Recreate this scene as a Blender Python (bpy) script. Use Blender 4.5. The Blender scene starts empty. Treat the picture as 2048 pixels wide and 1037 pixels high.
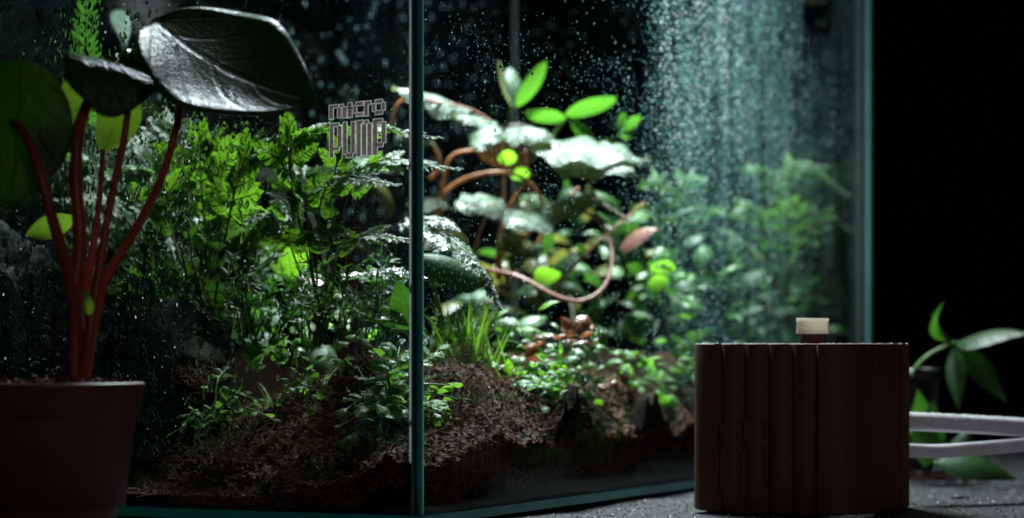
import bpy, bmesh, math, random
import numpy as np
from mathutils import Vector as V, Matrix, Quaternion, noise as mnoise

C = bpy.context.scene
rng = random.Random(7)
nrg = np.random.default_rng(11)

# ------------------------------------------------------------------ camera
FPX, HZ, EYE = 5170.0, 690.0, 0.06            # focal length in photo pixels, horizon row, eye height (m)
cam_d = bpy.data.cameras.new("camera"); cam = bpy.data.objects.new("camera", cam_d)
C.collection.objects.link(cam); C.camera = cam
cam.location = (0, 0, EYE); cam.rotation_euler = (math.pi / 2, 0, 0)
cam_d.sensor_width = 36; cam_d.lens = 36 * FPX / 2048
cam_d.shift_y = (HZ - 518.5) / 2048
cam_d.clip_start = 0.02; cam_d.clip_end = 50
cam_d.dof.use_dof = True; cam_d.dof.focus_distance = 0.895; cam_d.dof.aperture_fstop = 10.0

# ------------------------------------------------------------------ world, lamps, exposure
w = bpy.data.worlds.new("World"); C.world = w; w.use_nodes = True
bg = w.node_tree.nodes["Background"]
bg.inputs[0].default_value = (0.80, 0.86, 1.0, 1); bg.inputs[1].default_value = 0.0004
C.view_settings.view_transform = 'Standard'; C.view_settings.look = 'None'
C.view_settings.exposure = 0.0; C.view_settings.gamma = 1.0
C.cycles.use_denoising = True
C.cycles.max_bounces = 14; C.cycles.transparent_max_bounces = 32
C.cycles.transmission_bounces = 8; C.cycles.diffuse_bounces = 3; C.cycles.glossy_bounces = 4
C.cycles.caustics_refractive = False; C.cycles.caustics_reflective = False
C.cycles.sample_clamp_indirect = 6.0

A = V((-0.0294, 0.85, 0)); B = V((0.1806, 1.302, 0))
SIDE = (B - A).length
U = (B - A).normalized(); W = V((-U.y, U.x, 0)); UP = V((0, 0, 1))
WID, TALL, TH = 0.20, 0.262, 0.004
def T(s, t, z=0.0): return A + U * s + W * t + UP * z
def st(p): d = V((p[0] - A.x, p[1] - A.y, 0)); return d.dot(U), d.dot(W)
def P(px, py, Y): return V(((px - 1024) / FPX * Y, Y, EYE + (HZ - py) / FPX * Y))

def area(name, loc, aim, sx, sy, power, col, spread=math.pi):
    l = bpy.data.lights.new(name, 'AREA'); l.shape = 'RECTANGLE'; l.size = sx; l.size_y = sy
    l.energy = power; l.color = col; l.spread = spread
    o = bpy.data.objects.new(name, l); C.collection.objects.link(o); o.location = loc
    z = (V(loc) - V(aim)).normalized(); y = (U - z * U.dot(z)).normalized(); x = y.cross(z)
    o.rotation_euler = Matrix((x, y, z)).transposed().to_euler()
    return o
area("aquarium_lamp", T(0.33, 0.12, 0.45), T(0.25, 0.09, 0.0), 0.09, 0.20, 4.9, (0.93, 0.97, 1.0), math.radians(96))
area("front_fill", (0.42, -0.8, 0.40), (0.07, 0.9, 0.03), 0.25, 0.25, 1.35, (1.0, 0.85, 0.76))  # added fill without a known source; lifts the dark fronts of pump and pot

# ------------------------------------------------------------------ material helpers
class NT:
    def __init__(s, name):
        s.m = bpy.data.materials.new(name); s.m.use_nodes = True
        s.t = s.m.node_tree; s.t.nodes.clear(); s.out = s.n('ShaderNodeOutputMaterial')
    def n(s, t, **k):
        o = s.t.nodes.new(t)
        for a, b in k.items(): setattr(o, a, b)
        return o
    def l(s, a, b): s.t.links.new(a, b)
    def val(s, sock, v):
        if hasattr(v, 'is_output'): s.l(v, sock)
        else: sock.default_value = (*v, 1) if isinstance(v, tuple) and len(v) == 3 else v
    def math(s, op, a, b=0.0, c=0.0, clamp=False):
        n = s.n('ShaderNodeMath', operation=op, use_clamp=clamp)
        s.val(n.inputs[0], a); s.val(n.inputs[1], b); s.val(n.inputs[2], c); return n.outputs[0]
    def mix(s, f, a, b):
        n = s.n('ShaderNodeMix', data_type='RGBA'); s.val(n.inputs[0], f); s.val(n.inputs[6], a); s.val(n.inputs[7], b); return n.outputs[2]
    def ramp(s, f, lo, hi):
        n = s.n('ShaderNodeMapRange', interpolation_type='SMOOTHSTEP'); s.val(n.inputs[0], f); n.inputs[1].default_value = lo; n.inputs[2].default_value = hi; return n.outputs[0]
    def noise(s, scale, detail=3, rough=0.55, vec=None, out=0):
        n = s.n('ShaderNodeTexNoise'); n.inputs['Scale'].default_value = scale; n.inputs['Detail'].default_value = detail; n.inputs['Roughness'].default_value = rough
        s.l(vec if vec else s.pos(), n.inputs['Vector']); return n.outputs[out]
    def vor(s, scale, vec=None, feature='F1', out='Distance'):
        n = s.n('ShaderNodeTexVoronoi', feature=feature); n.inputs['Scale'].default_value = scale
        s.l(vec if vec else s.pos(), n.inputs['Vector']); return n.outputs[out]
    def pos(s):
        if not hasattr(s, '_p'): s._p = s.n('ShaderNodeNewGeometry').outputs['Position']
        return s._p
    def obj(s):
        if not hasattr(s, '_o'): s._o = s.n('ShaderNodeTexCoord').outputs['Object']
        return s._o
    def attr(s, name): return s.n('ShaderNodeAttribute', attribute_name=name).outputs['Fac']
    def rnd(s): return s.n('ShaderNodeObjectInfo').outputs['Random']
    def bump(s, h, strength=0.5, dist=0.001):
        n = s.n('ShaderNodeBump'); n.inputs['Strength'].default_value = strength; n.inputs['Distance'].default_value = dist; s.l(h, n.inputs['Height']); return n.outputs[0]
    def bsdf(s, col, rough=0.5, spec=0.5, normal=None, **k):
        b = s.n('ShaderNodeBsdfPrincipled'); s.val(b.inputs['Base Color'], col); s.val(b.inputs['Roughness'], rough); s.val(b.inputs['Specular IOR Level'], spec)
        if normal is not None: s.l(normal, b.inputs['Normal'])
        for a, v in k.items(): s.val(b.inputs[a.replace('_', ' ')], v)
        return b.outputs[0]
    def mixs(s, f, a, b):
        n = s.n('ShaderNodeMixShader'); s.val(n.inputs[0], f); s.l(a, n.inputs[1]); s.l(b, n.inputs[2]); return n.outputs[0]
    def end(s, sh): s.l(sh, s.out.inputs[0]); return s.m

def leaf_mat(name, dark, light, trans, tf=0.45, rough=0.28, veins=7.0, vein_col=None, silver=None, bumps=0.35, spec=0.5, vein_amt=0.55, wet=0.0):
    n = NT(name)
    lu, lv = n.attr('lu'), n.attr('lv')
    av = n.math('ABSOLUTE', lv)
    mid = n.ramp(av, 0.075, 0.02)
    f = n.math('FRACT', n.math('SUBTRACT', n.math('MULTIPLY', lu, veins), n.math('MULTIPLY', av, 1.6)))
    sv = n.ramp(n.math('ABSOLUTE', n.math('SUBTRACT', f, 0.5)), 0.10, 0.02)
    vein = n.math('MAXIMUM', mid, n.math('MULTIPLY', sv, 0.6))
    nz = n.noise(260, 4, 0.6)
    fac = n.math('ADD', n.math('MULTIPLY', n.ramp(nz, 0.3, 0.72), 0.6), n.math('MULTIPLY', n.rnd(), 0.4))
    col = n.mix(fac, dark, light)
    tcol = n.mix(n.math('MULTIPLY', vein, vein_amt), trans, tuple(c * 0.35 for c in trans))
    if silver:
        spots = n.ramp(n.math('ADD', n.vor(420), n.math('MULTIPLY', n.noise(120, 3), 0.8)), 1.02, 0.66)
        col = n.mix(n.math('MULTIPLY', spots, 0.92), col, silver)
    vc = vein_col or tuple(min(1, c * 1.6) for c in light)
    col = n.mix(n.math('MULTIPLY', vein, vein_amt), col, vc)
    h = n.math('ADD', n.math('MULTIPLY', vein, -0.6), n.noise(700, 3, 0.6))
    nb = n.bump(h, bumps, 0.0012)
    b = n.bsdf(col, rough, spec, nb, Coat_Weight=wet, Coat_Roughness=0.08)
    tr = n.n('ShaderNodeBsdfTranslucent'); n.val(tr.inputs[0], tcol); n.l(nb, tr.inputs[1])
    return n.end(n.mixs(tf, b, tr.outputs[0]))

def plain_mat(name, c1, c2, rough=0.5, scale=200, bumps=0.3, bscale=900, spec=0.5, tf=0.0, bdist=0.0006):
    n = NT(name); col = n.mix(n.ramp(n.noise(scale, 5, 0.6), 0.3, 0.7), c1, c2)
    nb = n.bump(n.noise(bscale, 4, 0.65), bumps, bdist)
    b = n.bsdf(col, rough, spec, nb)
    if tf:
        tr = n.n('ShaderNodeBsdfTranslucent'); n.val(tr.inputs[0], col); b = n.mixs(tf, b, tr.outputs[0])
    return n.end(b)

M = {}
# glass: thin sheet, transparent body with a Fresnel reflection
def glass(name, tint):
    n = NT(name); geo = n.n('ShaderNodeNewGeometry'); dt = n.n('ShaderNodeVectorMath', operation='DOT_PRODUCT'); n.l(geo.outputs['Normal'], dt.inputs[0]); n.l(geo.outputs['Incoming'], dt.inputs[1])
    fr = n.math('ADD', 0.018, n.math('MULTIPLY', n.math('POWER', n.math('SUBTRACT', 1.0, n.math('ABSOLUTE', dt.outputs['Value'])), 5.0), 0.34))
    tb = n.n('ShaderNodeBsdfTransparent'); n.val(tb.inputs[0], tint)
    g = n.n('ShaderNodeBsdfGlossy'); n.val(g.inputs[0], (1, 1, 1)); g.inputs['Roughness'].default_value = 0.03
    return n.end(n.mixs(fr, tb.outputs[0], g.outputs[0]))
M['glass'] = glass('clear_glass', (0.90, 0.965, 0.96))
def glass_edge():
    n = NT('glass_edge'); nz = n.noise(60, 4, 0.6)
    b = n.bsdf(n.mix(nz, (0.003, 0.018, 0.02), (0.006, 0.04, 0.042)), 0.16, 0.7, n.bump(n.noise(500, 2), 0.1, 0.0004))
    tr = n.n('ShaderNodeBsdfTranslucent'); n.val(tr.inputs[0], (0.004, 0.06, 0.056))
    return n.end(n.mixs(0.3, b, tr.outputs[0]))
M['edge'] = glass_edge()
M['base'] = plain_mat('base_glass_edge', (0.0, 0.36, 0.29), (0.01, 0.48, 0.40), 0.2, 60, 0.1)  # teal glow of light piped through the pane is put into this colour
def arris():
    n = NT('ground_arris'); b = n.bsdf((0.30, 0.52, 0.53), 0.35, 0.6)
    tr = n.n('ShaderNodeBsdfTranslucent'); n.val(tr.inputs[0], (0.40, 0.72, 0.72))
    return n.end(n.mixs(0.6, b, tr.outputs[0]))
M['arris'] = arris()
def silicone():
    n = NT('silicone'); tr = n.n('ShaderNodeBsdfTransparent'); n.val(tr.inputs[0], (0.8, 0.84, 0.82))
    d = n.n('ShaderNodeBsdfTranslucent'); n.val(d.inputs[0], (0.7, 0.75, 0.73)); g = n.bsdf((0.12, 0.13, 0.13), 0.2, 0.6)
    return n.end(n.mixs(0.85, tr.outputs[0], n.mixs(0.4, d.outputs[0], g)))
M['silicone'] = silicone()
def water():
    n = NT('water_drop'); g = n.n('ShaderNodeBsdfGlass'); g.inputs['IOR'].default_value = 1.33; g.inputs['Roughness'].default_value = 0.0
    return n.end(g.outputs[0])
M['water'] = water()
def bead():
    n = NT('dew_bead'); g = n.bsdf((0.5, 0.55, 0.53), 0.06, 1.0)
    tr = n.n('ShaderNodeBsdfTranslucent'); n.val(tr.inputs[0], (0.9, 0.95, 0.93))
    tp = n.n('ShaderNodeBsdfTransparent')
    return n.end(n.mixs(0.18, n.mixs(0.5, g, tr.outputs[0]), tp.outputs[0]))
M['bead'] = bead()
def mistdrop():
    n = NT('condensed_drop'); tr = n.n('ShaderNodeBsdfTranslucent'); n.val(tr.inputs[0], (0.15, 0.335, 0.315)); g = n.bsdf((0.2, 0.25, 0.25), 0.05, 0.8); tp = n.n('ShaderNodeBsdfTransparent')
    return n.end(n.mixs(0.45, n.mixs(0.75, g, tr.outputs[0]), tp.outputs[0]))
M['mistdrop'] = mistdrop()
def mist(name, amount, grain):
    """condensation too fine to model: specks of water on the pane that scatter light"""
    n = NT(name); cov = n.attr('cov')
    big = n.ramp(n.noise(38, 4, 0.6), 0.30, 0.72)
    st_ = n.n('ShaderNodeMapping'); n.l(n.pos(), st_.inputs[0]); st_.inputs['Scale'].default_value = (1, 1, 0.06)
    streak = n.ramp(n.noise(190, 3, 0.6, st_.outputs[0]), 0.36, 0.62)
    sp = n.ramp(n.vor(grain), 0.50, 0.16)
    f = n.math('MULTIPLY', n.math('MULTIPLY', cov, n.math('ADD', n.math('MULTIPLY', sp, 0.85), 0.12)), n.math('MULTIPLY', n.math('ADD', big, 0.25), n.math('ADD', n.math('MULTIPLY', streak, 0.75), 0.25)))
    f = n.math('MULTIPLY', f, amount, clamp=True)
    tp = n.n('ShaderNodeBsdfTransparent')
    d = n.n('ShaderNodeBsdfDiffuse'); n.val(d.inputs[0], (0.42, 0.72, 0.72)); t = n.n('ShaderNodeBsdfTranslucent'); n.val(t.inputs[0], (0.36, 0.70, 0.70))
    return n.end(n.mixs(f, tp.outputs[0], n.mixs(0.6, d.outputs[0], t.outputs[0])))
M['mist'] = mist('condensation_film', 0.5, 1100)
def soil():
    n = NT('coco_soil'); a = n.vor(420); b = n.noise(330, 6, 0.7)
    col = n.mix(n.ramp(b, 0.32, 0.66), (0.009, 0.005, 0.003), (0.09, 0.042, 0.023))
    col = n.mix(n.ramp(n.noise(60, 4), 0.45, 0.65), col, (0.05, 0.03, 0.02))
    return n.end(n.bsdf(col, 0.7, 0.1, n.bump(n.math('ADD', a, b), 1.0, 0.003)))
M['soil'] = soil()
M['earth'] = plain_mat('dark_earth', (0.004, 0.0025, 0.0015), (0.016, 0.009, 0.005), 0.95, 300, 0.8, 700, spec=0.05, bdist=0.002)
M['fibre'] = plain_mat('coco_fibre', (0.045, 0.017, 0.008), (0.18, 0.075, 0.036), 0.75, 260, 0.3, spec=0.08)
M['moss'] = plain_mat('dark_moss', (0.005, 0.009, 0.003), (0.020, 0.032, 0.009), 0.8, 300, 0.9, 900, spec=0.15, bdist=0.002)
M['soilmoss'] = plain_mat('soil_moss', (0.016, 0.030, 0.006), (0.055, 0.085, 0.018), 0.7, 120, 0.3, 900, spec=0.2, tf=0.3)
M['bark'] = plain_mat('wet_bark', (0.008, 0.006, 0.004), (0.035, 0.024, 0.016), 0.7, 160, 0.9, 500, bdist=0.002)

G = dict
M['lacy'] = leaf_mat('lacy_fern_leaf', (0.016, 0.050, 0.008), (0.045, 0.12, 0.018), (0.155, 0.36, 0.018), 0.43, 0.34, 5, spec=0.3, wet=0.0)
M['lacydark'] = leaf_mat('shaded_fern_leaf', (0.012, 0.036, 0.008), (0.03, 0.08, 0.015), (0.06, 0.16, 0.01), 0.28, 0.4, 5, spec=0.28)  # lacy leaf again, with shade put into darker, less translucent colours
M['frond'] = leaf_mat('upright_fern_leaf', (0.03, 0.09, 0.015), (0.06, 0.15, 0.03), (0.10, 0.32, 0.03), 0.45, 0.35, 6)
M['beaded'] = leaf_mat('beaded_fern_leaf', (0.02, 0.06, 0.02), (0.05, 0.12, 0.04), (0.18, 0.42, 0.06), 0.35, 0.22, 5, wet=0.6)
M['silver'] = leaf_mat('silver_begonia_leaf', (0.025, 0.06, 0.025), (0.07, 0.12, 0.06), (0.20, 0.24, 0.09), 0.30, 0.26, 5, silver=(0.17, 0.235, 0.19), bumps=0.9, spec=0.4, wet=0.2)
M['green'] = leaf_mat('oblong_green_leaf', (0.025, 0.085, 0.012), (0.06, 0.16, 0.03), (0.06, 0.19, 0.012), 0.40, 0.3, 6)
M['round'] = leaf_mat('round_lobed_leaf', (0.07, 0.18, 0.025), (0.14, 0.30, 0.05), (0.32, 0.68, 0.05), 0.42, 0.36, 4, spec=0.35, bumps=0.5)
M['carpet'] = leaf_mat('carpet_leaf', (0.03, 0.10, 0.02), (0.08, 0.20, 0.045), (0.18, 0.48, 0.04), 0.42, 0.36, 4, spec=0.32)
M['redleaf'] = leaf_mat('russet_leaf', (0.09, 0.022, 0.010), (0.20, 0.06, 0.02), (0.25, 0.07, 0.025), 0.4, 0.3, 5, wet=0.4)
M['russet'] = leaf_mat('dark_russet_underside', (0.03, 0.012, 0.005), (0.07, 0.026, 0.010), (0.09, 0.035, 0.010), 0.35, 0.4, 5)
M['pink'] = leaf_mat('pink_leaf', (0.38, 0.16, 0.13), (0.58, 0.30, 0.24), (0.7, 0.35, 0.28), 0.4, 0.35, 5, vein_col=(0.55, 0.12, 0.12))
M['grass'] = leaf_mat('grass_blade', (0.03, 0.09, 0.01), (0.10, 0.20, 0.03), (0.13, 0.29, 0.02), 0.40, 0.32, 1, vein_amt=0.2, wet=0.15)
M['olive'] = leaf_mat('olive_leaf', (0.04, 0.055, 0.012), (0.10, 0.11, 0.025), (0.18, 0.18, 0.03), 0.45, 0.32, 5)
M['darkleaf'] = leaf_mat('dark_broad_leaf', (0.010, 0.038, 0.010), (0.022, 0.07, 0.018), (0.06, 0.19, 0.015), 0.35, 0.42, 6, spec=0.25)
M['fern2'] = leaf_mat('bright_fern_leaf', (0.035, 0.12, 0.015), (0.08, 0.23, 0.03), (0.18, 0.42, 0.018), 0.46, 0.35, 5)
M['sprig'] = leaf_mat('sprig_leaf', (0.012, 0.045, 0.012), (0.03, 0.09, 0.022), (0.08, 0.26, 0.02), 0.42, 0.42, 6)
M['peltate'] = leaf_mat('peltate_leaf', (0.020, 0.066, 0.018), (0.042, 0.115, 0.032), (0.12, 0.28, 0.014), 0.38, 0.17, 4.0, vein_col=(0.03, 0.06, 0.02), bumps=0.24, vein_amt=0.3, spec=0.42)
M['peltate_mid'] = leaf_mat('lightened_peltate_leaf', (0.028, 0.075, 0.022), (0.055, 0.13, 0.035), (0.16, 0.34, 0.02), 0.42, 0.16, 4.0, vein_col=(0.08, 0.16, 0.05), bumps=0.6, vein_amt=0.4)  # lighter copy of the peltate leaf; light missing there is put into colour
M['peltate_young'] = leaf_mat('young_peltate_leaf', (0.05, 0.10, 0.02), (0.10, 0.19, 0.03), (0.26, 0.46, 0.03), 0.55, 0.32, 4.0, bumps=0.2, vein_amt=0.35)
M['stem_red'] = plain_mat('red_petiole', (0.30, 0.055, 0.035), (0.42, 0.09, 0.055), 0.34, 120, 0.25, 900, tf=0.32)
M['stem_brown'] = plain_mat('brown_stem', (0.36, 0.14, 0.055), (0.55, 0.26, 0.11), 0.36, 200, 0.3, tf=0.3)
M['stem_pink'] = plain_mat('pink_stem', (0.34, 0.13, 0.11), (0.55, 0.27, 0.23), 0.36, 200, 0.3, tf=0.2)
M['stem_dark'] = plain_mat('dark_stem', (0.012, 0.016, 0.006), (0.04, 0.04, 0.015), 0.5, 200, 0.3)
M['stem_green'] = plain_mat('green_stem', (0.06, 0.14, 0.03), (0.13, 0.24, 0.06), 0.4, 200, 0.2, tf=0.2)
M['pot'] = plain_mat('terracotta_plastic', (0.11, 0.034, 0.020), (0.15, 0.048, 0.028), 0.42, 90, 0.12, 1500, bdist=0.0003)
M['pump'] = plain_mat('brown_printed_plastic', (0.085, 0.026, 0.018), (0.12, 0.038, 0.026), 0.62, 900, 0.45, 2600, bdist=0.00010)
M['cream'] = plain_mat('cream_plastic', (0.88, 0.83, 0.74), (0.92, 0.88, 0.80), 0.4, 200, 0.1, 900, tf=0.5)
M['tube'] = plain_mat('white_silicone_tube', (0.62, 0.60, 0.63), (0.72, 0.70, 0.73), 0.38, 120, 0.15, 900, tf=0.2)
M['black'] = plain_mat('black_plastic', (0.006, 0.006, 0.006), (0.012, 0.012, 0.012), 0.4)
M['white'] = plain_mat('white_plastic', (0.5, 0.46, 0.46), (0.6, 0.55, 0.55), 0.4)
def print_mat(name, col, alpha):
    n = NT(name); d = n.n('ShaderNodeBsdfDiffuse'); n.val(d.inputs[0], col); t = n.n('ShaderNodeBsdfTranslucent'); n.val(t.inputs[0], col); p = n.n('ShaderNodeBsdfTransparent')
    f = n.math('MULTIPLY', n.math('ADD', 0.75, n.math('MULTIPLY', n.noise(900, 3), 0.5)), alpha, clamp=True)
    return n.end(n.mixs(f, p.outputs[0], n.mixs(0.55, d.outputs[0], t.outputs[0])))
def stone():
    n = NT('dark_grit_stone'); s1 = n.noise(900, 6, 0.75); v = n.vor(1500, out='Color'); sep = n.n('ShaderNodeSeparateColor'); n.l(v, sep.inputs[0])
    col = n.mix(n.ramp(s1, 0.35, 0.7), (0.009, 0.009, 0.010), (0.038, 0.038, 0.041))
    col = n.mix(n.ramp(sep.outputs[0], 0.86, 0.95), col, (0.30, 0.30, 0.31))
    big = n.noise(26, 4, 0.6)
    col = n.mix(n.ramp(big, 0.35, 0.62), n.mix(0.55, col, (0.012, 0.012, 0.013)), col)
    return n.end(n.bsdf(col, n.math('SUBTRACT', 0.75, n.math('MULTIPLY', sep.outputs[1], 0.4)), 0.3, n.bump(n.math('ADD', s1, n.math('MULTIPLY', n.vor(1100), 0.7)), 0.9, 0.0016)))
M['stone'] = stone()
M['grit'] = plain_mat('mineral_grit', (0.04, 0.04, 0.045), (0.30, 0.30, 0.32), 0.3, 1500, 0.3)

# ------------------------------------------------------------------ mesh builder
class MB:
    def __init__(s): s.v = []; s.f = []; s.lu = []; s.lv = []; s.mi = []
    def vert(s, p, lu=0.5, lv=0.5): s.v.append(tuple(p)); s.lu.append(lu); s.lv.append(lv); return len(s.v) - 1
    def face(s, idx, mi=0): s.f.append(tuple(idx)); s.mi.append(mi)
    def grid(s, pts, closed=False, mi=0, luv=None):
        r = len(pts); c = len(pts[0]); b = len(s.v)
        for i, row in enumerate(pts):
            for j, p in enumerate(row):
                a, d = luv(i, j) if luv else (i / max(1, r - 1), 0.5)
                s.vert(p, a, d)
        for i in range(r - 1):
            for j in range(c if closed else c - 1):
                k = (j + 1) % c
                s.face((b + i * c + j, b + i * c + k, b + (i + 1) * c + k, b + (i + 1) * c + j), mi)
        return b
    def tube(s, pts, rad, seg=8, cap=True, mi=0):
        n = len(pts); rings = []; prev = None
        for i, p in enumerate(pts):
            d = (pts[min(n - 1, i + 1)] - pts[max(0, i - 1)]).normalized()
            if prev is None: x = d.orthogonal().normalized()
            else: x = (prev - d * prev.dot(d)).normalized()
            prev = x; y = d.cross(x); r = rad(i / (n - 1)) if callable(rad) else rad
            rings.append([p + (x * math.cos(a) + y * math.sin(a)) * r for a in (2 * math.pi * k / seg for k in range(seg))])
        b = s.grid(rings, True, mi)
        if cap:
            s.face(tuple(b + k for k in reversed(range(seg))), mi); s.face(tuple(b + (n - 1) * seg + k for k in range(seg)), mi)
    def lathe(s, prof, seg=48, centre=V((0, 0, 0)), mi=0):
        s.grid([[centre + V((r * math.cos(a), r * math.sin(a), z)) for a in (2 * math.pi * k / seg for k in range(seg))] for r, z in prof], True, mi)
    def box(s, o, ax, ay, az, mi=0, mis=None):
        b = len(s.v)
        for k in (0, 1):
            for j in (0, 1):
                for i in (0, 1): s.vert(o + ax * i + ay * j + az * k)
        F = [(0, 2, 3, 1), (4, 5, 7, 6), (0, 1, 5, 4), (2, 6, 7, 3), (0, 4, 6, 2), (1, 3, 7, 5)]
        if ax.cross(ay).dot(az) < 0: F = [tuple(reversed(f)) for f in F]
        for q, f in enumerate(F): s.face([b + i for i in f], mis[q] if mis else mi)
    def mesh(s, name, mats, smooth=True, org=V((0, 0, 0))):
        m = bpy.data.meshes.new(name)
        ox, oy, oz = org
        m.from_pydata([(x - ox, y - oy, z - oz) for x, y, z in s.v], [], s.f)
        for k, arr in (('lu', s.lu), ('lv', s.lv)):
            a = m.attributes.new(k, 'FLOAT', 'POINT'); a.data.foreach_set('value', arr)
        for mt in mats: m.materials.append(mt)
        m.polygons.foreach_set('material_index', s.mi)
        m.polygons.foreach_set('use_smooth', [smooth] * len(s.f)); m.update(); return m

def bez(pts, n=16):
    """Catmull-Rom through points"""
    q = [pts[0] * 2 - pts[1]] + list(pts) + [pts[-1] * 2 - pts[-2]]; out = []
    segs = len(pts) - 1
    for k in range(n + 1):
        x = k / n * segs; i = min(segs - 1, int(x)); t = x - i
        a, b, c, d = q[i], q[i + 1], q[i + 2], q[i + 3]
        out.append(0.5 * ((2 * b) + (c - a) * t + (2 * a - 5 * b + 4 * c - d) * t * t + (3 * b - a - 3 * c + d) * t ** 3))
    return out

class Thing:
    def __init__(s, name, label, cat, base=V((0, 0, 0)), group=None, kind=None):
        s.o = bpy.data.objects.new(name, None); C.collection.objects.link(s.o); s.base = V(base); s.o.location = s.base
        s.o.empty_display_size = 0.01
        s.o['label'] = label; s.o['category'] = cat
        if group: s.o['group'] = group
        if kind: s.o['kind'] = kind
    def add(s, name, mb, mats, parent=None, smooth=True, kind=None, label=None):
        if not isinstance(mats, (list, tuple)): mats = [mats]
        o = bpy.data.objects.new(name, mb.mesh(name, mats, smooth, s.base)); C.collection.objects.link(o); o.parent = parent or s.o
        if kind: o['kind'] = kind
        if label: o['label'] = label
        return o
    def inst(s, name, mesh, mat4, parent=None):
        o = bpy.data.objects.new(name, mesh); C.collection.objects.link(o); o.parent = parent or s.o
        o.matrix_local = Matrix.Translation(-s.base) @ mat4; return o

def single(name, mb, mats, label=None, cat=None, kind=None, group=None, smooth=True, org=V((0, 0, 0))):
    if not isinstance(mats, (list, tuple)): mats = [mats]
    o = bpy.data.objects.new(name, mb.mesh(name, mats, smooth, org)); C.collection.objects.link(o); o.location = org
    for k, v in (('label', label), ('category', cat), ('kind', kind), ('group', group)):
        if v: o[k] = v
    return o

def basis(p, along, up, size=(1, 1, 1)):
    x = along.normalized(); z = (up - x * up.dot(x)); z = z.normalized() if z.length > 1e-6 else x.orthogonal().normalized(); y = z.cross(x)
    m = Matrix((x * size[0], y * size[1], z * size[2])).transposed().to_4x4(); m.translation = p; return m

# leaf outlines: half width as a function of u
def ovate(u): return math.sin(math.pi * u ** 0.72) ** 0.85 if 0 < u < 1 else 0.0
def oblong(u): return max(0.0, math.sin(math.pi * min(1, max(0, u)))) ** 0.6
def lance(u): return max(0.0, math.sin(math.pi * min(1, max(0, u)) ** 0.8)) ** 1.15
def spat(u): return (max(0.0, math.sin(math.pi * min(1, u * 0.97 + 0.03) ** 1.9)) ** 0.6) * 0.9 + 0.06 * (1 - u)
def roundp(u): return max(0.0, 1 - (2 * u - 1) ** 2) ** 0.5 if u < 0.55 else max(0.0, 1 - ((u - 0.5) / 0.5) ** 1.75) ** 0.72

def leaf(mb, p0, p1, nrm, half, prof=ovate, bend=0.0, cup=0.0, ripple=0.0, n=14, m=4, ph=0.0, wav=5.0, skew=0.0, scallop=0.0, twist=0.0):
    al = p1 - p0; L = al.length; x = al.normalized(); z = (nrm - x * nrm.dot(x)).normalized(); y = z.cross(x)
    pts = []
    for i in range(n + 1):
        u = i / n; h = half * max(prof(u), 0.004) * (1 + scallop * math.sin(u * wav * 6.28)); row = []
        tw = Quaternion(x, twist * (u - 0.3)); yy = tw @ y; zz = tw @ z
        for j in range(-m, m + 1):
            q = j / m
            off = bend * math.sin(math.pi * u) * L - cup * q * q * h + ripple * L * abs(q) * math.sin(u * wav * 6.28 + ph + q * 1.3)
            row.append(p0 + al * u + yy * (q * h + skew * h * (1 - abs(q)) * 0.3) + zz * off)
        pts.append(row)
    mb.grid(pts, luv=lambda i, j: (i / n, j / m - 1))
    return pts

def unit_leaf(name, mat, half=0.4, **k):
    mb = MB(); leaf(mb, V((0, 0, 0)), V((1, 0, 0)), V((0, 0, 1)), half, **k); return mb.mesh(name, [mat])

def lobed_mesh(name, mat, lobes=6, half=0.42, seed=0):
    """one pinna: paired toothed lobes along a midrib, length 1 along X"""
    r = random.Random(seed); mb = MB()
    for i in range(lobes):
        u = 0.08 + 0.80 * i / lobes
        for sg in (-1, 1):
            L = half * (1 - 0.72 * u) * r.uniform(0.85, 1.15); d = V((0.75, sg * 0.8, 0)).normalized(); wv = V((-d.y, d.x, 0))
            p = V((u, 0, 0)); hw = L * 0.20
            zt = r.uniform(-0.06, 0.1)
            outline = [(0, -0.25), (0.35, -0.8), (0.55, -0.62), (0.72, -1.0), (0.86, -0.55), (1.05, -0.25), (0.98, 0.1), (1.0, 0.45), (0.8, 0.5), (0.72, 0.95), (0.5, 0.6), (0.3, 0.75), (0, 0.25)]
            c = mb.vert(p + d * L * 0.5 + V((0, 0, zt * L + 0.04 * L)), u, 0)
            ids = [mb.vert(p + d * L * a + wv * hw * b + V((0, 0, zt * L * a * 2 - 0.05 * abs(b) * L)), u + 0.1 * a, b) for a, b in outline]
            for k in range(len(ids)): mb.face((c, ids[k], ids[(k + 1) % len(ids)]))
    # toothed terminal lobe
    c = mb.vert(V((0.9, 0, 0.02)), 0.9, 0)
    ids = [mb.vert(V((a, b * half * 0.4, 0)), a, b) for a, b in [(0.82, -0.3), (0.88, -0.7), (0.93, -0.35), (1.0, -0.2), (1.06, 0), (1.0, 0.25), (0.93, 0.4), (0.88, 0.7), (0.82, 0.3)]]
    for k in range(len(ids)): mb.face((c, ids[k], ids[(k + 1) % len(ids)]))
    mb.tube([V((0, 0, -0.008)), V((0.5, 0, -0.008)), V((0.95, 0, -0.005))], lambda t: 0.018 * (1 - 0.7 * t), 5, False)
    return mb.mesh(name, [mat])

_ico = None
def beads(mb, pts, r0, r1):
    global _ico
    if _ico is None:
        bm = bmesh.new(); bmesh.ops.create_icosphere(bm, subdivisions=1, radius=1)
        _ico = ([v.co.copy() for v in bm.verts], [[v.index for v in f.verts] for f in bm.faces]); bm.free()
    for p in pts:
        r = rng.uniform(r0, r1); b = len(mb.v)
        for c in _ico[0]: mb.vert((p[0] + c.x * r, p[1] + c.y * r, p[2] + c.z * r * 0.8))
        for f in _ico[1]: mb.face([b + i for i in f])

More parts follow.
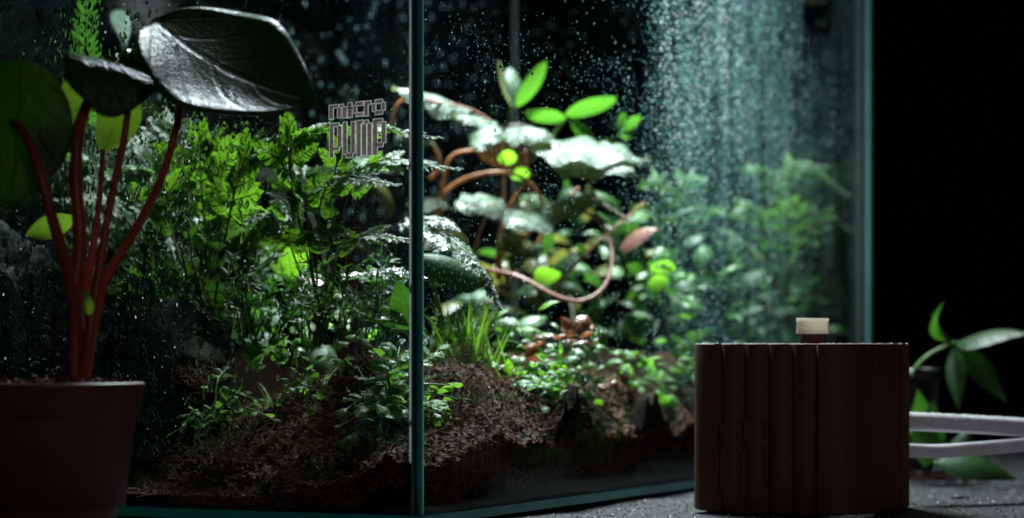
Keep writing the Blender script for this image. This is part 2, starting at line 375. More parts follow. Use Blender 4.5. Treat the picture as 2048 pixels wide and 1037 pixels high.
# ------------------------------------------------------------------ table
mb = MB()
nx, ny = 150, 60
def tz(x, y): return 0.0012 * mnoise.noise(V((x * 14, y * 14, 3))) + 0.0006 * mnoise.noise(V((x * 60, y * 60, 1))) - 0.0012
xs = np.linspace(-0.75, 0.75, nx); ys = np.linspace(0.30, 1.60, ny)
mb.grid([[V((x, y, tz(x, y))) for x in xs] for y in ys])
mb.box(V((-0.75, 0.30, -0.05)), V((1.5, 0, 0)), V((0, 1.30, 0)), V((0, 0, 0.047)))
single('table_slab', mb, M['stone'], kind='structure')
mb = MB()
oct_ = [(1, 0, 0), (-1, 0, 0), (0, 1, 0), (0, -1, 0), (0, 0, 1), (0, 0, -1)]; of = [(0, 2, 4), (2, 1, 4), (1, 3, 4), (3, 0, 4), (2, 0, 5), (1, 2, 5), (3, 1, 5), (0, 3, 5)]
def chip(mb, p, r, e=1.0):
    q = Quaternion(V((rng.gauss(0, 1), rng.gauss(0, 1), rng.gauss(0, 1))).normalized(), rng.uniform(0, 6.28)); b = len(mb.v)
    sc = (r * e * rng.uniform(.8, 1.2), r * rng.uniform(.6, 1.1), r * rng.uniform(.5, 1.0))
    for o in oct_: mb.vert(p + q @ V((o[0] * sc[0], o[1] * sc[1], o[2] * sc[2])))
    for f in of: mb.face([b + i for i in f])
for _ in range(7000):
    y = rng.uniform(0.86, 1.45); x = rng.uniform(-0.02, 0.215) * y
    if st((x, y))[1] > -0.004 and st((x, y))[0] > 0: continue
    chip(mb, V((x, y, tz(x, y) + 0.0002)), rng.uniform(0.00018, 0.0006))
single('grit', mb, M['grit'], kind='stuff', smooth=False, label='loose grey mineral grit scattered over the dark stone slab', cat='grit')

# ------------------------------------------------------------------ glass terrarium
tank = Thing('glass_terrarium', 'large wet glass terrarium full of ferns with green tinted glass edges', 'terrarium', T(0, 0, 0))
M['logo_fill'] = print_mat('brown_print_ink', (0.15, 0.095, 0.085), 0.95); M['logo_line'] = print_mat('pale_print_ink', (0.72, 0.68, 0.66), 0.85)
EZ = 0.004                                     # top of the base pane
def pane(o, ax, az, nrm, name='glass_pane'):
    """solid pane: two polished faces of clear glass, ground edges in edge material"""
    mb = MB(); th = nrm * TH; mb.box(o, ax, th, az, mis=[1, 1, 0, 0, 1, 1]); return tank.add(name, mb, [M['glass'], M['edge']], smooth=False)
front = pane(T(0, TH + 0.0002, EZ), W * (WID - 2 * TH - 0.0004), UP * (TALL - EZ), U)
side = pane(T(0, 0, EZ), U * SIDE, UP * (TALL - EZ), W)
back = pane(T(SIDE - TH, TH + 0.0002, EZ), W * (WID - 2 * TH - 0.0004), UP * (TALL - EZ), U)
far = pane(T(0, WID - TH, EZ), U * SIDE, UP * (TALL - EZ), W)
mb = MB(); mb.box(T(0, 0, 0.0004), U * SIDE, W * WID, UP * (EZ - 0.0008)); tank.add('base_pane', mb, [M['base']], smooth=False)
# ground arrises and silicone along the upright corner joints
for o_, a_, b_ in ((T(-0.0002, -0.0002, EZ), 0.0006, 0.0013), (T(-0.0002, TH - 0.0007, EZ), 0.0006, 0.0006), (T(SIDE - 0.004, -0.0003, EZ), 0.0042, 0.0016)):
    mb = MB(); mb.box(o_, U * a_, W * b_, UP * (TALL - EZ)); tank.add('ground_edge', mb, [M['arris']], smooth=False)
for (s, t, a, b) in ((TH, TH, 1, 1), (SIDE - TH, TH, -1, 1), (SIDE - TH, WID - TH, -1, -1), (TH, WID - TH, 1, -1)):
    mb = MB(); rs_ = 0.0030 if s < .1 and t < .1 else 0.0016; pr = [(0, 0)] + [(rs_ * math.cos(q), rs_ * math.sin(q)) for q in (0, .4, .8, 1.2, 1.57)]
    pr = [(c * (1 - 0.25 * math.sin(2 * q)), d * (1 - 0.25 * math.sin(2 * q))) for (c, d), q in zip(pr, (0, 0, .4, .8, 1.2, 1.57))]
    rows = [[T(s + a * (c + 0.0001), t + b * (d + 0.0001), z) for c, d in pr] for z in np.linspace(EZ, TALL - 0.002, 40)]
    mb.grid(rows, True); tank.add('silicone_seal', mb, [M['silicone']])

# printed lettering on the front pane ----------------------------------------------------
LOGO = [  # x0, x1, y0, y1 in sixths of a photo pixel, level baseline
 (218,268,240,410),(268,332,240,275),(322,365,275,400),(352,398,240,275),(388,438,275,410),
 (450,500,232,278),(452,503,315,410),
 (522,560,272,362),(553,640,230,275),(553,640,362,405),
 (655,700,230,410),(700,738,230,272),
 (755,795,270,362),(788,878,225,270),(868,912,265,360),(788,878,360,405),
 (225,272,465,890),(272,340,465,505),(325,372,505,765),(272,340,760,805),
 (390,440,465,855),(492,540,465,855),(428,512,850,905),
 (562,612,460,900),(612,638,460,500),(625,680,507,895),(658,705,465,507),(695,745,505,900),
 (762,815,461,900),(815,880,461,503),(868,918,505,760),(815,885,757,805)]
def logo(mb, place, lift=0.0, grow=5.5):
    for x0, x1, y0, y1 in LOGO:
        for g, mi, d in ((grow, 1, 0.00006), (0, 0, 0.00014)):
            c = [place(x, y, d + lift) for x, y in ((x0 - g, y1 + g), (x1 + g, y1 + g), (x1 + g, y0 - g), (x0 - g, y0 - g))]
            mb.face([mb.vert(p) for p in c], mi)
t0 = 0.0349; sc = 0.865 / FPX / 6.1 * 1.11
def on_front(x, y, d):
    xr, yr = (x - 220), (y - 240)
    return T(-d, t0 - xr * sc, EYE + (HZ - 209.5) / FPX * 0.863 - yr * sc * 0.885 + xr * sc * 0.045 - 0.0002)
mb = MB(); logo(mb, on_front); tank.add('printed_lettering', mb, [M['logo_fill'], M['logo_line']], parent=front, smooth=False)

# condensation ---------------------------------------------------------------------------
def film(o, ax, az, L, Hh, cov, parent, n=60, k=40):
    mb = MB(); mb.grid([[o + ax * (L * i / n) + az * (Hh * j / k) for i in range(n + 1)] for j in range(k + 1)])
    ob = tank.add('condensation_film', mb, [M['mist']], parent=parent)
    a = ob.data.attributes.new('cov', 'FLOAT', 'POINT')
    a.data.foreach_set('value', [max(0.0, cov(L * i / n, Hh * j / k)) for j in range(k + 1) for i in range(n + 1)]); ob['kind'] = 'stuff'
def sm(a, b, x): t = min(1, max(0, (x - a) / (b - a))); return t * t * (3 - 2 * t)
def cov_side(s, z):
    z += 0.02
    wav = 0.03 * mnoise.noise(V((s * 12, z * 12, 5)))
    c = sm(0.17 + wav, 0.27 + wav, s) * (0.35 + 0.65 * sm(0.05, 0.14, z + wav)) * (1 - 0.55 * sm(0.33, 0.40, s))
    low = 0.10 * sm(0.085, 0.03, z + wav) * sm(0, 0.03, s)
    return 0.008 + 0.6 * c + 0.4 * low
def cov_front(t, z):
    wav = 0.02 * mnoise.noise(V((t * 15, z * 15, 8)))
    return 0.012 + 0.03 * sm(0.06, 0.11, t + wav) + 0.05 * sm(0.035, 0.012, t)
film(T(0.004, TH + 0.0004, 0.02), U, UP, SIDE - 0.008, TALL - 0.03, cov_side, side)
film(T(TH + 0.0004, 0.006, 0.02), W, UP, WID - 0.012, TALL - 0.03, cov_front, front)
film(T(0.01, WID - TH - 0.0005, 0.02), U, UP, SIDE - 0.02, TALL - 0.03, lambda s, z: 0.008 + 0.08 * sm(0.25, 0.5, s), far)
film(T(SIDE - TH - 0.0005, 0.01, 0.02), W, UP, WID - 0.02, TALL - 0.03, lambda t, z: 0.01 + 0.10 * sm(0.05, 0.0, t) + 0.12 * sm(0.16, 0.19, t), back)

def drops(o, ax, az, inward, L, Hh, count, r0, r1, dens, parent, tall=1.25, seg=8, taper=1.8, tail=0.0, mat='water'):
    V_, F_ = [], []; ths = np.linspace(0, 2 * np.pi, seg, endpoint=False); base = 0
    tank_o = np.array(tank.base); o, ax, az, iw = (np.array(q) for q in (o, ax, az, inward))
    k = 0; tries = 0
    while k < count and tries < count * 12:
        tries += 1; a = rng.uniform(0, L); b = rng.uniform(0, Hh)
        if rng.random() > dens(a, b): continue
        k += 1; r = r0 + (r1 - r0) * rng.random() ** taper; e = tall * rng.uniform(0.85, 1.3); hh = r * rng.uniform(0.45, 0.75)
        c = o + ax * a + az * b; lean = rng.uniform(-.15, .15)
        for (rr, zz) in ((1.0, 0.0), (0.86, 0.45), (0.52, 0.83)):
            cs, sn = np.cos(ths), np.sin(ths)
            wob = 1 + 0.12 * np.sin(2 * ths + k)
            yy = sn * r * rr * e * wob; sag = np.where(sn > 0, 1.0 - 0.35 * tail * sn, 1.0)
            pts = c + np.outer(cs * r * rr * sag * wob + lean * yy, ax) + np.outer(yy, az) + iw * (zz * hh)
            V_.append(pts)
        V_.append((c + iw * hh - az * r * 0.1)[None])
        n0 = base
        for q in range(2):
            for j in range(seg):
                j2 = (j + 1) % seg; F_.append((n0 + q * seg + j, n0 + q * seg + j2, n0 + (q + 1) * seg + j2, n0 + (q + 1) * seg + j))
        for j in range(seg): F_.append((n0 + 2 * seg + j, n0 + 2 * seg + (j + 1) % seg, n0 + 3 * seg))
        base += 3 * seg + 1
    vs = np.concatenate(V_) - tank_o
    m = bpy.data.meshes.new('water_drops'); m.from_pydata(vs.tolist(), [], F_); m.materials.append(M[mat])
    m.polygons.foreach_set('use_smooth', [True] * len(F_))
    # domes must point into the tank
    nrm = np.array(m.polygons[0].normal) if len(F_) else iw
    if float(np.dot(np.array(m.polygons[2 * seg].normal), iw)) < 0: m.flip_normals()
    m.update()
    ob = bpy.data.objects.new('water_drops', m); C.collection.objects.link(ob); ob.parent = parent; ob['kind'] = 'stuff'
def nz(a, b, s, k): return 0.5 + 0.5 * mnoise.noise(V((a * s, b * s, k)))
def dens_front(t, z):                                  # runs of big drops towards the far side of the pane
    run = 0.4 + 0.6 * sm(0.42, 0.6, nz(t * 6, z * 0.4, 14, 3))
    return (0.06 + 0.94 * sm(0.052, 0.085, t + 0.012 * mnoise.noise(V((t * 30, z * 30, 0))))) * run
drops(T(TH + 0.0006, 0.006, 0.02), W, UP, U, WID - 0.012, TALL - 0.03, 4200, 0.00022, 0.00115, dens_front, front, 1.45, 9, 1.7, 1.0)
drops(T(TH + 0.0006, 0.006, 0.02), W, UP, U, 0.07, TALL - 0.03, 2600, 0.00008, 0.00022, lambda t, z: 0.6, front, 1.0, 6, 1.5)
drops(T(TH + 0.0006, 0.006, 0.02), W, UP, U, WID - 0.012, TALL - 0.03, 200, 0.00012, 0.00030, dens_front, front, 1.9, 8, 1.7, 1.0, 'bead')
def dens_side(s, z):
    z += 0.02
    g = sm(0.175, 0.27, s + 0.03 * mnoise.noise(V((s * 20, z * 20, 2)))) * (0.35 + 0.65 * sm(0.08, 0.15, z)) * (1 - 0.75 * sm(0.36, 0.42, s))
    return (0.03 + g) * sm(0.03, 0.06, z) * (0.35 + 0.65 * sm(0.35, 0.55, nz(s * 4, z * 0.5, 22, 7)))
drops(T(0.004, TH + 0.0006, 0.02), U, UP, W, SIDE - 0.01, TALL - 0.03, 22000, 0.00014, 0.00042, dens_side, side, 1.1, 7, 1.6, 0, 'mistdrop')
drops(T(0.004, TH + 0.0006, 0.02), U, UP, W, SIDE - 0.01, TALL - 0.03, 2600, 0.00014, 0.0004, dens_side, side, 1.1, 7, 1.6, 0, 'bead')
drops(T(0.004, TH + 0.0006, 0.02), U, UP, W, SIDE - 0.01, TALL - 0.03, 3000, 0.0003, 0.0008, dens_side, side, 1.1, 7, 1.6)
drops(T(0.21, TH + 0.0006, 0.12), U, UP, W, 0.13, 0.13, 1500, 0.00018, 0.00042, lambda s, z: sm(0, .03, s) * sm(.13, .09, s) * sm(0, .04, z) * (.25 + .75 * sm(.42, .58, nz(s * 4, z * .5, 22, 7))), side, 1.1, 7, 1.6, 0, 'bead')
drops(T(0.004, TH + 0.0006, 0.02), U, UP, W, 0.30, 0.15, 3600, 0.00010, 0.00028, lambda s, z: (0.3 if z > 0.02 else 0.0) + sm(0.012, 0.028, z) * sm(0.5, 0.62, nz(s, z, 18, 4)), side, 1.1, 6, 1.5, 0, 'mistdrop')
drops(T(0.004, WID - TH - 0.0006, 0.02), U, UP, -W, SIDE - 0.01, TALL - 0.03, 800, 0.0004, 0.0011, lambda s, z: 0.2 + 0.8 * sm(0.1, 0.45, s), far, 1.2, 7, 1.8, 0, 'mistdrop')
drops(T(SIDE - TH - 0.0006, 0.006, 0.02), W, UP, -U, WID - 0.012, TALL - 0.03, 420, 0.0004, 0.0010, lambda s, z: 1.0, back, 1.2, 7, 1.8, 0, 'mistdrop')

# ------------------------------------------------------------------ soil bed
def h_soil(s, t):
    f = np.interp(t, [0, .015, .03, .05, .08, .2], [.018, .022, .018, .010, .006, .005])
    inner = np.interp(t, [0, .005, .011, .02, .035, .06, .085, .11, .2], [.018, .026, .034, .041, .048, .056, .046, .032, .026])
    h = f + (inner - f) * sm(0.0, 0.085, s)
    p = T(s, t)
    h += 0.006 * mnoise.fractal(p * 40, 1.0, 2.0, 4) * (0.45 + 0.55 * sm(0, 0.01, t)) + 0.0022 * mnoise.noise(p * 190) + 0.0012 * mnoise.noise(p * 420)
    return max(0.008, h)
mb = MB(); NS, NTT = 260, 120; g0 = TH + 0.0008
S_ = [g0 + (SIDE - 2 * g0) * (i / NS) ** 1.5 for i in range(NS + 1)]; T_ = [g0 + (WID - 2 * g0) * (j / NTT) ** 1.3 for j in range(NTT + 1)]
mb.grid([[T(s, t, h_soil(s, t)) for t in T_] for s in S_])
for edge in ([(S_[0], t) for t in T_], [(s, T_[0]) for s in S_]):
    mb.grid(mi=1, pts=[[T(s, t, EZ + 0.0005 + (h_soil(s, t) - EZ - 0.0005) * k / 8) + (U if edge[0][0] == edge[1][0] else W) * (0.0012 * mnoise.noise(T(s, t, k * .01) * 300) * (1 if 0 < k < 8 else 0)) for s, t in edge] for k in range(9)])
o = single('soil_bed', mb, [M['soil'], M['earth']], kind='structure')  # walls darker than the top: their shade is put into the colour
# litter: bark chips and fibres
mb = MB()
def rand_st(smax, tmax, smin=0.006, tmin=0.006): return rng.uniform(smin, smax), rng.uniform(tmin, tmax)
for _ in range(9500):
    s, t = rand_st(0.26, 0.19) if rng.random() < .4 else rand_st(0.26, 0.11)
    chip(mb, T(s, t, h_soil(s, t) + 0.0002), rng.uniform(0.0003, 0.0010), rng.uniform(1, 2.2))
for _ in range(6500):
    f = rng.random() ** 1.7 * 0.016
    if rng.random() < 0.75: s = rng.uniform(0.006, 0.30); p = T(s, g0 - 0.0001, 0); p.z = h_soil(s, g0) - f
    else: t = rng.uniform(0.006, 0.10); p = T(g0 - 0.0001, t, 0); p.z = h_soil(g0, t) - f * .6
    if p.z > EZ + .001: chip(mb, p, rng.uniform(0.0003, 0.0009), rng.uniform(1, 1.8))
single('bark_litter', mb, M['fibre'], kind='stuff', smooth=False, label='crumbly brown coco bark litter covering the terrarium soil', cat='bark litter')
mb = MB()
def fibre(p, L, up=0.5):
    d = V((rng.gauss(0, 1), rng.gauss(0, 1), rng.gauss(0, 1) * up + up * .4)).normalized() * L; k = V((rng.gauss(0, 1), rng.gauss(0, 1), rng.gauss(0, .6))) * L * .3
    mb.tube([p, p + d * .35 + k * .6, p + d * .7 + k * .7, p + d], lambda t: 0.00016 * (1 - 0.5 * t), 3, False)
for _ in range(2600):
    s, t = rand_st(0.16, 0.12); fibre(T(s, t, h_soil(s, t)), rng.uniform(0.003, 0.010))
for (px, py, Y, n) in ((572, 978, .885, 120), (395, 755, .94, 90), (620, 900, .885, 60), (440, 905, .905, 70)):
    for _ in range(n):
        p = P(px, py, Y) + V((rng.gauss(0, .004), rng.gauss(0, .004), rng.gauss(0, .0018))); fibre(p, rng.uniform(.003, .009), .6)
single('fibre_litter', mb, M['fibre'], kind='stuff', label='loose curled coco fibres lying on the terrarium soil', cat='coco fibre')

mb = MB()
for _ in range(16000):
    s, t = rand_st(0.22, 0.15, 0.008, 0.008); p = T(s, t, h_soil(s, t))
    if mnoise.noise(p * 55 + V((3, 1, 7))) + 0.5 * mnoise.noise(p * 140) < 0.05: continue
    d = V((rng.gauss(0, .6), rng.gauss(0, .6), 1)).normalized() * rng.uniform(.0012, .0034); y = d.orthogonal().normalized(); y.rotate(Quaternion(d.normalized(), rng.uniform(0, 6.28))); y *= .00035
    mb.face([mb.vert(p - y), mb.vert(p + y), mb.vert(p + d + y * .3), mb.vert(p + d - y * .3)])
single('moss', mb, M['soilmoss'], kind='stuff', label='short green brown moss growing in patches over the terrarium soil', cat='moss')
# very dark heaps against the long pane
for k, (s, wd, ht, lb) in enumerate(((0.140, 0.060, 0.036, 'very dark heap peaking against the side glass under green carpet leaves'), (0.216, 0.054, 0.034, 'very dark heap against the side glass closest to the fluted pump'))):
    mb = MB(); rows = []
    for i in range(15):
        f = i / 14; row = []
        for j in range(61):
            q = j / 60 * 2 - 1; prof = ht * (1 - abs(q) ** 1.05) * (1 - 0.35 * f * f)
            p = T(s + q * wd, g0 - 0.0002 + 0.020 * f, 0); row.append(p + UP * max(EZ + .001, EZ + prof * (1 + .3 * mnoise.noise(p * 160)) + 0.004 * mnoise.noise(p * 420)))
        rows.append(row)
    mb.grid(rows); mb.grid([[T(s + (j / 60 * 2 - 1) * wd, g0 - 0.0002, EZ + .0006) for j in range(61)], rows[0]])
    single('dark_heap', mb, M['earth'], label=lb, cat='peat heap', org=T(s, g0, EZ), group='peat heaps against the side glass')

# mossy stones / log at the far end of the front pane
def rock(name, label, cat, c, rx, ry, rz, mat, seed, sub=4, rot=0.0):
    bm = bmesh.new(); bmesh.ops.create_icosphere(bm, subdivisions=sub, radius=1); mb = MB()
    q = Quaternion((0, 1, 0), rot)
    for v in bm.verts:
        d = 1 + 0.35 * mnoise.fractal(v.co * 1.7 + V((seed, 0, 0)), 1, 2, 5) + 0.05 * mnoise.noise(v.co * 14)
        mb.vert(c + q @ V((v.co.x * rx * d, v.co.y * ry * d, v.co.z * rz * d)))
    for f in bm.faces: mb.face([v.index for v in f.verts])
    bm.free(); th = Thing(name, label, cat, c); th.add('stone' if cat == 'rock' else 'wood', mb, mat)
    ms = MB(); vv = [V(x) for x in mb.v]
    for _ in range(900):
        p = rng.choice(vv); d = ((p - c).normalized() + V((rng.gauss(0, .5), rng.gauss(0, .5), rng.gauss(0, .5) + .4))).normalized() * rng.uniform(.0015, .004); y = d.orthogonal().normalized() * .0003
        ms.face([ms.vert(p - y), ms.vert(p + y), ms.vert(p + d)])
    th.add('moss', ms, M['moss'], kind='stuff'); return th
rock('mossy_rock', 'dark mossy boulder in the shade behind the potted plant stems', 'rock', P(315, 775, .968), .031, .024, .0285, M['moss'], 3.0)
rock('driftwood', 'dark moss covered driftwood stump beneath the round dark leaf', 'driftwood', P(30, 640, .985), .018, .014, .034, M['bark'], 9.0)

# ------------------------------------------------------------------ potted peltate plant (in front of the glass)
PB = V(((95 - 1024) / FPX * 0.80, 0.80, 0.0))
pp = Thing('potted_plant', 'potted plant with round glossy peltate leaves on red stalks in a brown plastic pot', 'potted plant', PB)
def pz(py, Y=0.80): return EYE + (HZ - py) / FPX * Y
R1 = 0.0297; zr = pz(765)
mb = MB(); rb = R1 * 0.945
mb.lathe([(0.0, 0.0005), (0.0195, 0.0005), (0.0202, 0.0012), (rb * 0.955, pz(838)), (rb * 0.975, pz(833)), (rb * 1.0, pz(829)), (R1 * 0.992, pz(775)), (R1, zr - 0.0012), (R1 * 1.005, zr - 0.0004), (R1 * 0.99, zr), (R1 * 0.955, zr - 0.0004), (R1 * 0.93, zr - 0.006), (R1 * 0.80, 0.01), (0, 0.01)], 96, PB)
pot = pp.add('pot', mb, M['pot'])
mb = MB()
rows = []
for i in range(14):
    r = R1 * 0.945 * i / 13
    rows.append([PB + V((r * math.cos(a), r * math.sin(a), zr - 0.0008 + 0.0014 * mnoise.noise(V((r * math.cos(a), r * math.sin(a), 0)) * 300) + 0.0008 * mnoise.noise(V((r * math.cos(a), r * math.sin(a), 0)) * 700) * 1.5)) for a in (2 * math.pi * k / 40 for k in range(40))])
mb.grid(rows, True); psoil = pp.add('potting_soil', mb, M['soil'])
mb = MB()
for _ in range(260):
    a = rng.uniform(0, 6.28); r = R1 * .9 * rng.random() ** .5; chip(mb, PB + V((r * math.cos(a), r * math.sin(a), zr + rng.uniform(-.0006, .0008))), rng.uniform(.0003, .0009), 2)
pp.add('soil_crumbs', mb, M['fibre'], kind='stuff', smooth=False)
def petiole(pts, w0, w1, name='petiole', mat='stem_red', n=22):
    q = bez([P(*p) for p in pts], n); mb = MB(); mb.tube(q, lambda t: (w0 + (w1 - w0) * t) / 2 / FPX * 0.8, 12); return pp.add(name, mb, M[mat])
Yp = 0.80
petiole([(150, 770, .80), (150, 700, .80), (147, 600, .798), (128, 520, .79), (100, 420, .785), (72, 320, .785), (45, 262, .79), (26, 246, .795)], 30, 17)
petiole([(158, 770, .802), (155, 680, .802), (150, 590, .80), (160, 480, .80), (152, 370, .80), (155, 280, .802), (168, 225, .80), (190, 175, .80)], 34, 21)
petiole([(165, 770, .806), (170, 600, .806), (186, 500, .806), (200, 390, .808), (206, 300, .81)], 18, 10)
petiole([(166, 775, .80), (180, 660, .798), (196, 560, .80), (218, 420, .802), (246, 290, .805), (262, 175, .806)], 22, 13)
petiole([(170, 770, .806), (190, 640, .806), (215, 555, .806), (265, 470, .806), (318, 370, .806), (352, 260, .806), (368, 170, .808), (400, 110, .812)], 20, 15)
mb = MB(); mb.tube(bez([P(150, 780, .803), P(152, 690, .803), P(150, 600, .803)], 12), lambda t: (44 - 10 * t) / 2 / FPX * .8, 14); pp.add('stem', mb, M['stem_dark'])
def pleaf(p0, p1, nrm, half_px, mat, thick=0.0006, name='leaf', **k):
    mb = MB(); leaf(mb, P(*p0), P(*p1), V(nrm), half_px / FPX * .8, n=k.pop('n', 30), m=10, **k); o = pp.add(name, mb, M[mat])
    if thick:
        md = o.modifiers.new('thickness', 'SOLIDIFY'); md.thickness = thick; md.offset = 0
    return o
def bigprof(u):
    return math.sqrt(max(0.0, 1 - ((0.42 - u) / 0.42) ** 2)) if u < 0.42 else max(0.0, 1 - ((u - 0.42) / 0.58) ** 1.5) ** 1.1
pleaf((304, 42, .803), (638, 210, .792), (-0.06, -0.46, 0.88), 200, 'peltate', 0.0009, prof=bigprof, bend=-0.075, cup=-0.12, ripple=0.008, wav=2.2, twist=0.36)
pleaf((133, 112, .795), (318, 172, .800), (0.1, -0.42, 0.9), 92, 'peltate_mid', 0.0008, prof=roundp, bend=0.06, cup=0.75, ripple=0.05, wav=1.2, ph=1.0)
pleaf((212, 150, .815), (332, 128, .818), (0.0, -0.40, 0.9), 80, 'peltate_mid', 0.0008, prof=roundp, bend=-0.05, cup=-0.3, ripple=0.02)
pleaf((222, 178, .820), (116, 266, .812), (-0.45, 0.62, 0.62), 52, 'peltate_young', 0, prof=ovate, bend=0.12, cup=-0.6)
pleaf((240, 168, .822), (206, 304, .815), (0.30, 0.86, 0.30), 50, 'peltate_young', 0, prof=lambda u: (math.sin(math.pi * min(1, u * 0.86 + .14)) ** .7), bend=0.10, cup=-0.35)
pleaf((40, 118, .795), (20, 408, .797), (0.10, 0.97, 0.22), 112, 'peltate_mid', 0.0008, prof=roundp, bend=0.03, cup=-0.12, ripple=0.008)
pleaf((150, 432, .83), (50, 473, .825), (0.0, 0.6, 0.8), 34, 'peltate_young', 0, prof=ovate, bend=0.12, cup=0.5, twist=0.9)
pleaf((176, 632, .790), (172, 578, .791), (-0.5, -0.75, 0.2), 13, 'peltate_young', 0, name='bud', prof=ovate, bend=0.15, cup=0.9)

# ------------------------------------------------------------------ fluted pump
PC = V(((1605 - 1024) / FPX * 0.95, 0.95, 0)); ZT = 0.0604; RC = 0.0149; HP = 0.0370 / 2; NF = 4; DF = 0.0027
rotz = math.radians(-30)
def prot(x, y): c, s = math.cos(rotz), math.sin(rotz); return V((x * c - y * s, x * s + y * c, 0))
pump = Thing('fluted_pump', 'brown fluted square pump housing with a cream threaded nozzle on top', 'pump', PC)
ring = []                                   # outline in local coordinates, anticlockwise; faces carry ribs
for q in range(4):
    a0 = q * math.pi / 2
    nrm = V((math.cos(a0), math.sin(a0), 0)); tg = V((-math.sin(a0), math.cos(a0), 0)); D = HP + RC
    for k in range(NF * 10):
        f = k / 10; ph = f - math.floor(f); d = DF * math.sin(math.pi * ph)
        ring.append(nrm * (D - DF + d) + tg * (-HP + 2 * HP * k / (NF * 10)))
    cc = nrm * HP + tg * HP
    for k in range(13):
        a = a0 + math.pi / 2 * k / 12; ring.append(cc + V((math.cos(a), math.sin(a), 0)) * (RC - (DF if k in (0, 12) else 0)))
mb = MB(); rows = []
for off, z in ((0.0006, 0.0), (0, 0.0006), (0, ZT * .25), (0, ZT * .5), (0, ZT * .75), (0, ZT - 0.0008), (0.0001, ZT - 0.0002), (0.0006, ZT)):
    rows.append([PC + prot(p.x * (1 - off / .035), p.y * (1 - off / .035)) + UP * z for p in ring])
rows.append([PC + prot(p.x * .2, p.y * .2) + UP * ZT for p in ring])
mb.grid(rows, True); body = pump.add('housing', mb, M['pump'])
md = body.modifiers.new('edge_split', 'EDGE_SPLIT'); md.split_angle = math.radians(48)
mb = MB()
for k in range(150):                         # printed surface nubs and dew along the top edge
    p = ring[rng.randrange(len(ring))]; mb_p = PC + prot(p.x * .985, p.y * .985) + UP * ZT; chip(mb, mb_p, rng.uniform(.00015, .00045))
pump.add('dew', mb, M['bead'], kind='stuff', parent=body)
mb = MB(); neck = [(0.0052, ZT - .0005), (0.0048, ZT + .0006), (0.0043, ZT + .0012), (0.0042, ZT + .0045)]; mb.lathe(neck, 40, PC + V((0.0037, 0, 0))); nk = pump.add('neck', mb, M['pump'])
PN = PC + V((0.0037, 0, 0)); zb, ze = pz(668, .95), pz(637, .95); prof = [(0.003, zb), (0.0056, zb), (0.0060, zb + .0002), (0.0060, zb + .0009), (0.0056, zb + .0010)]
z = zb + .0010
while z < ze - 0.0016: prof += [(0.0054, z + .0001), (0.0060, z + .0003), (0.0060, z + .00045), (0.0054, z + .00065)]; z += .00075
prof += [(0.0059, ze - .0012), (0.0060, ze - .0003), (0.0058, ze), (0.0048, ze), (0.0046, ze - .0004), (0.0046, zb)]
mb = MB(); mb.lathe(prof, 64, PN); pump.add('threaded_nozzle', mb, M['cream'], smooth=False)
# raised lettering on the ribbed face that looks to the viewer's left
q = 3; a0 = -math.pi / 2                     # face normal (0,-1) before rotation
def emb(x, y, d):
    wx = -HP - 0.0062 + (x - 200) / 735 * 0.0262; rec = RC - math.sqrt(RC * RC - (wx + HP) ** 2) if wx < -HP else 0.0
    return PC + prot(wx, -(HP + RC - 0.55 * DF - rec + d)) + UP * (0.0328 - (y - 240) / 670 * 0.0275)
mb = MB()
for x0, x1, y0, y1 in LOGO:
    o_ = emb(x0, y1, -0.0002); mb.box(o_, emb(x1, y1, -0.0002) - o_, prot(0, -1) * 0.0009, emb(x0, y0, -0.0002) - o_)
pump.add('raised_lettering', mb, M['pump'], parent=body, smooth=False)

# ------------------------------------------------------------------ white tubes
def tube_thing(label, pts, d_px, dew):
    q = bez([P(*p) for p in pts], 40); th = Thing('hose', label, 'hose', q[0], 'white hoses leaving the pump'); r = d_px / 2 / FPX * .985
    mb = MB(); mb.tube(q, r, 20); hs = th.add('tubing', mb, M['tube'])
    if dew:
        b2 = MB()
        for _ in range(330):
            i = rng.uniform(0, len(q) - 2); k = int(i); p = q[k].lerp(q[k + 1], i - k); a = rng.gauss(0, .55)
            d = (q[k + 1] - q[k]).normalized(); sd = V((-d.y, d.x, 0)).normalized(); pos = p + (UP * math.cos(a) + sd * math.sin(a)) * r; beads(b2, [pos], .00018, .00045)
        th.add('dew', b2, M['bead'], kind='stuff')
tube_thing('upper of two white hoses leaving the pump, its top beaded with dew', [(1800, 843, .975), (1880, 846, .985), (1980, 851, 1.0), (2080, 857, 1.02), (2200, 862, 1.05)], 37, True)
tube_thing('lower smooth white hose curving up to the right behind the pump', [(1800, 901, .975), (1870, 903, .985), (1940, 899, .995), (2020, 893, 1.01), (2100, 886, 1.03), (2200, 880, 1.06)], 28, False)

# ------------------------------------------------------------------ small plant beside the pump
SP = V(((1862 - 1024) / FPX * 1.13, 1.13, 0))
sp = Thing('potted_sprig', 'blurred green leafy sprig rising from a small black pot behind the hoses', 'potted plant', SP)
mb = MB(); rr = 0.0095; zt = pz(738, 1.13)
mb.lathe([(0, .0004), (rr * .7, .0004), (rr * .95, zt - .006), (rr, zt - .006), (rr * 1.05, zt), (rr * .95, zt), (rr * .9, zt - .004), (0, zt - .004)], 40, SP + V((-0.004, .01, 0))); sp.add('pot', mb, M['black'])
mb = MB(); mb.tube(bez([P(1822, 755, 1.13), P(1838, 728, 1.13), P(1868, 704, 1.13), P(1912, 685, 1.13)], 14), lambda t: .0010 * (1 - .3 * t), 8); sp.add('stem', mb, M['stem_green'])
def sleaf(p0, p1, nrm, half, mat='sprig', **k):
    mat = 'sprig'; mb = MB(); leaf(mb, P(*p0), P(*p1), V(nrm), half / FPX * 1.13, n=18, m=5, **k); sp.add('leaf', mb, M[mat])
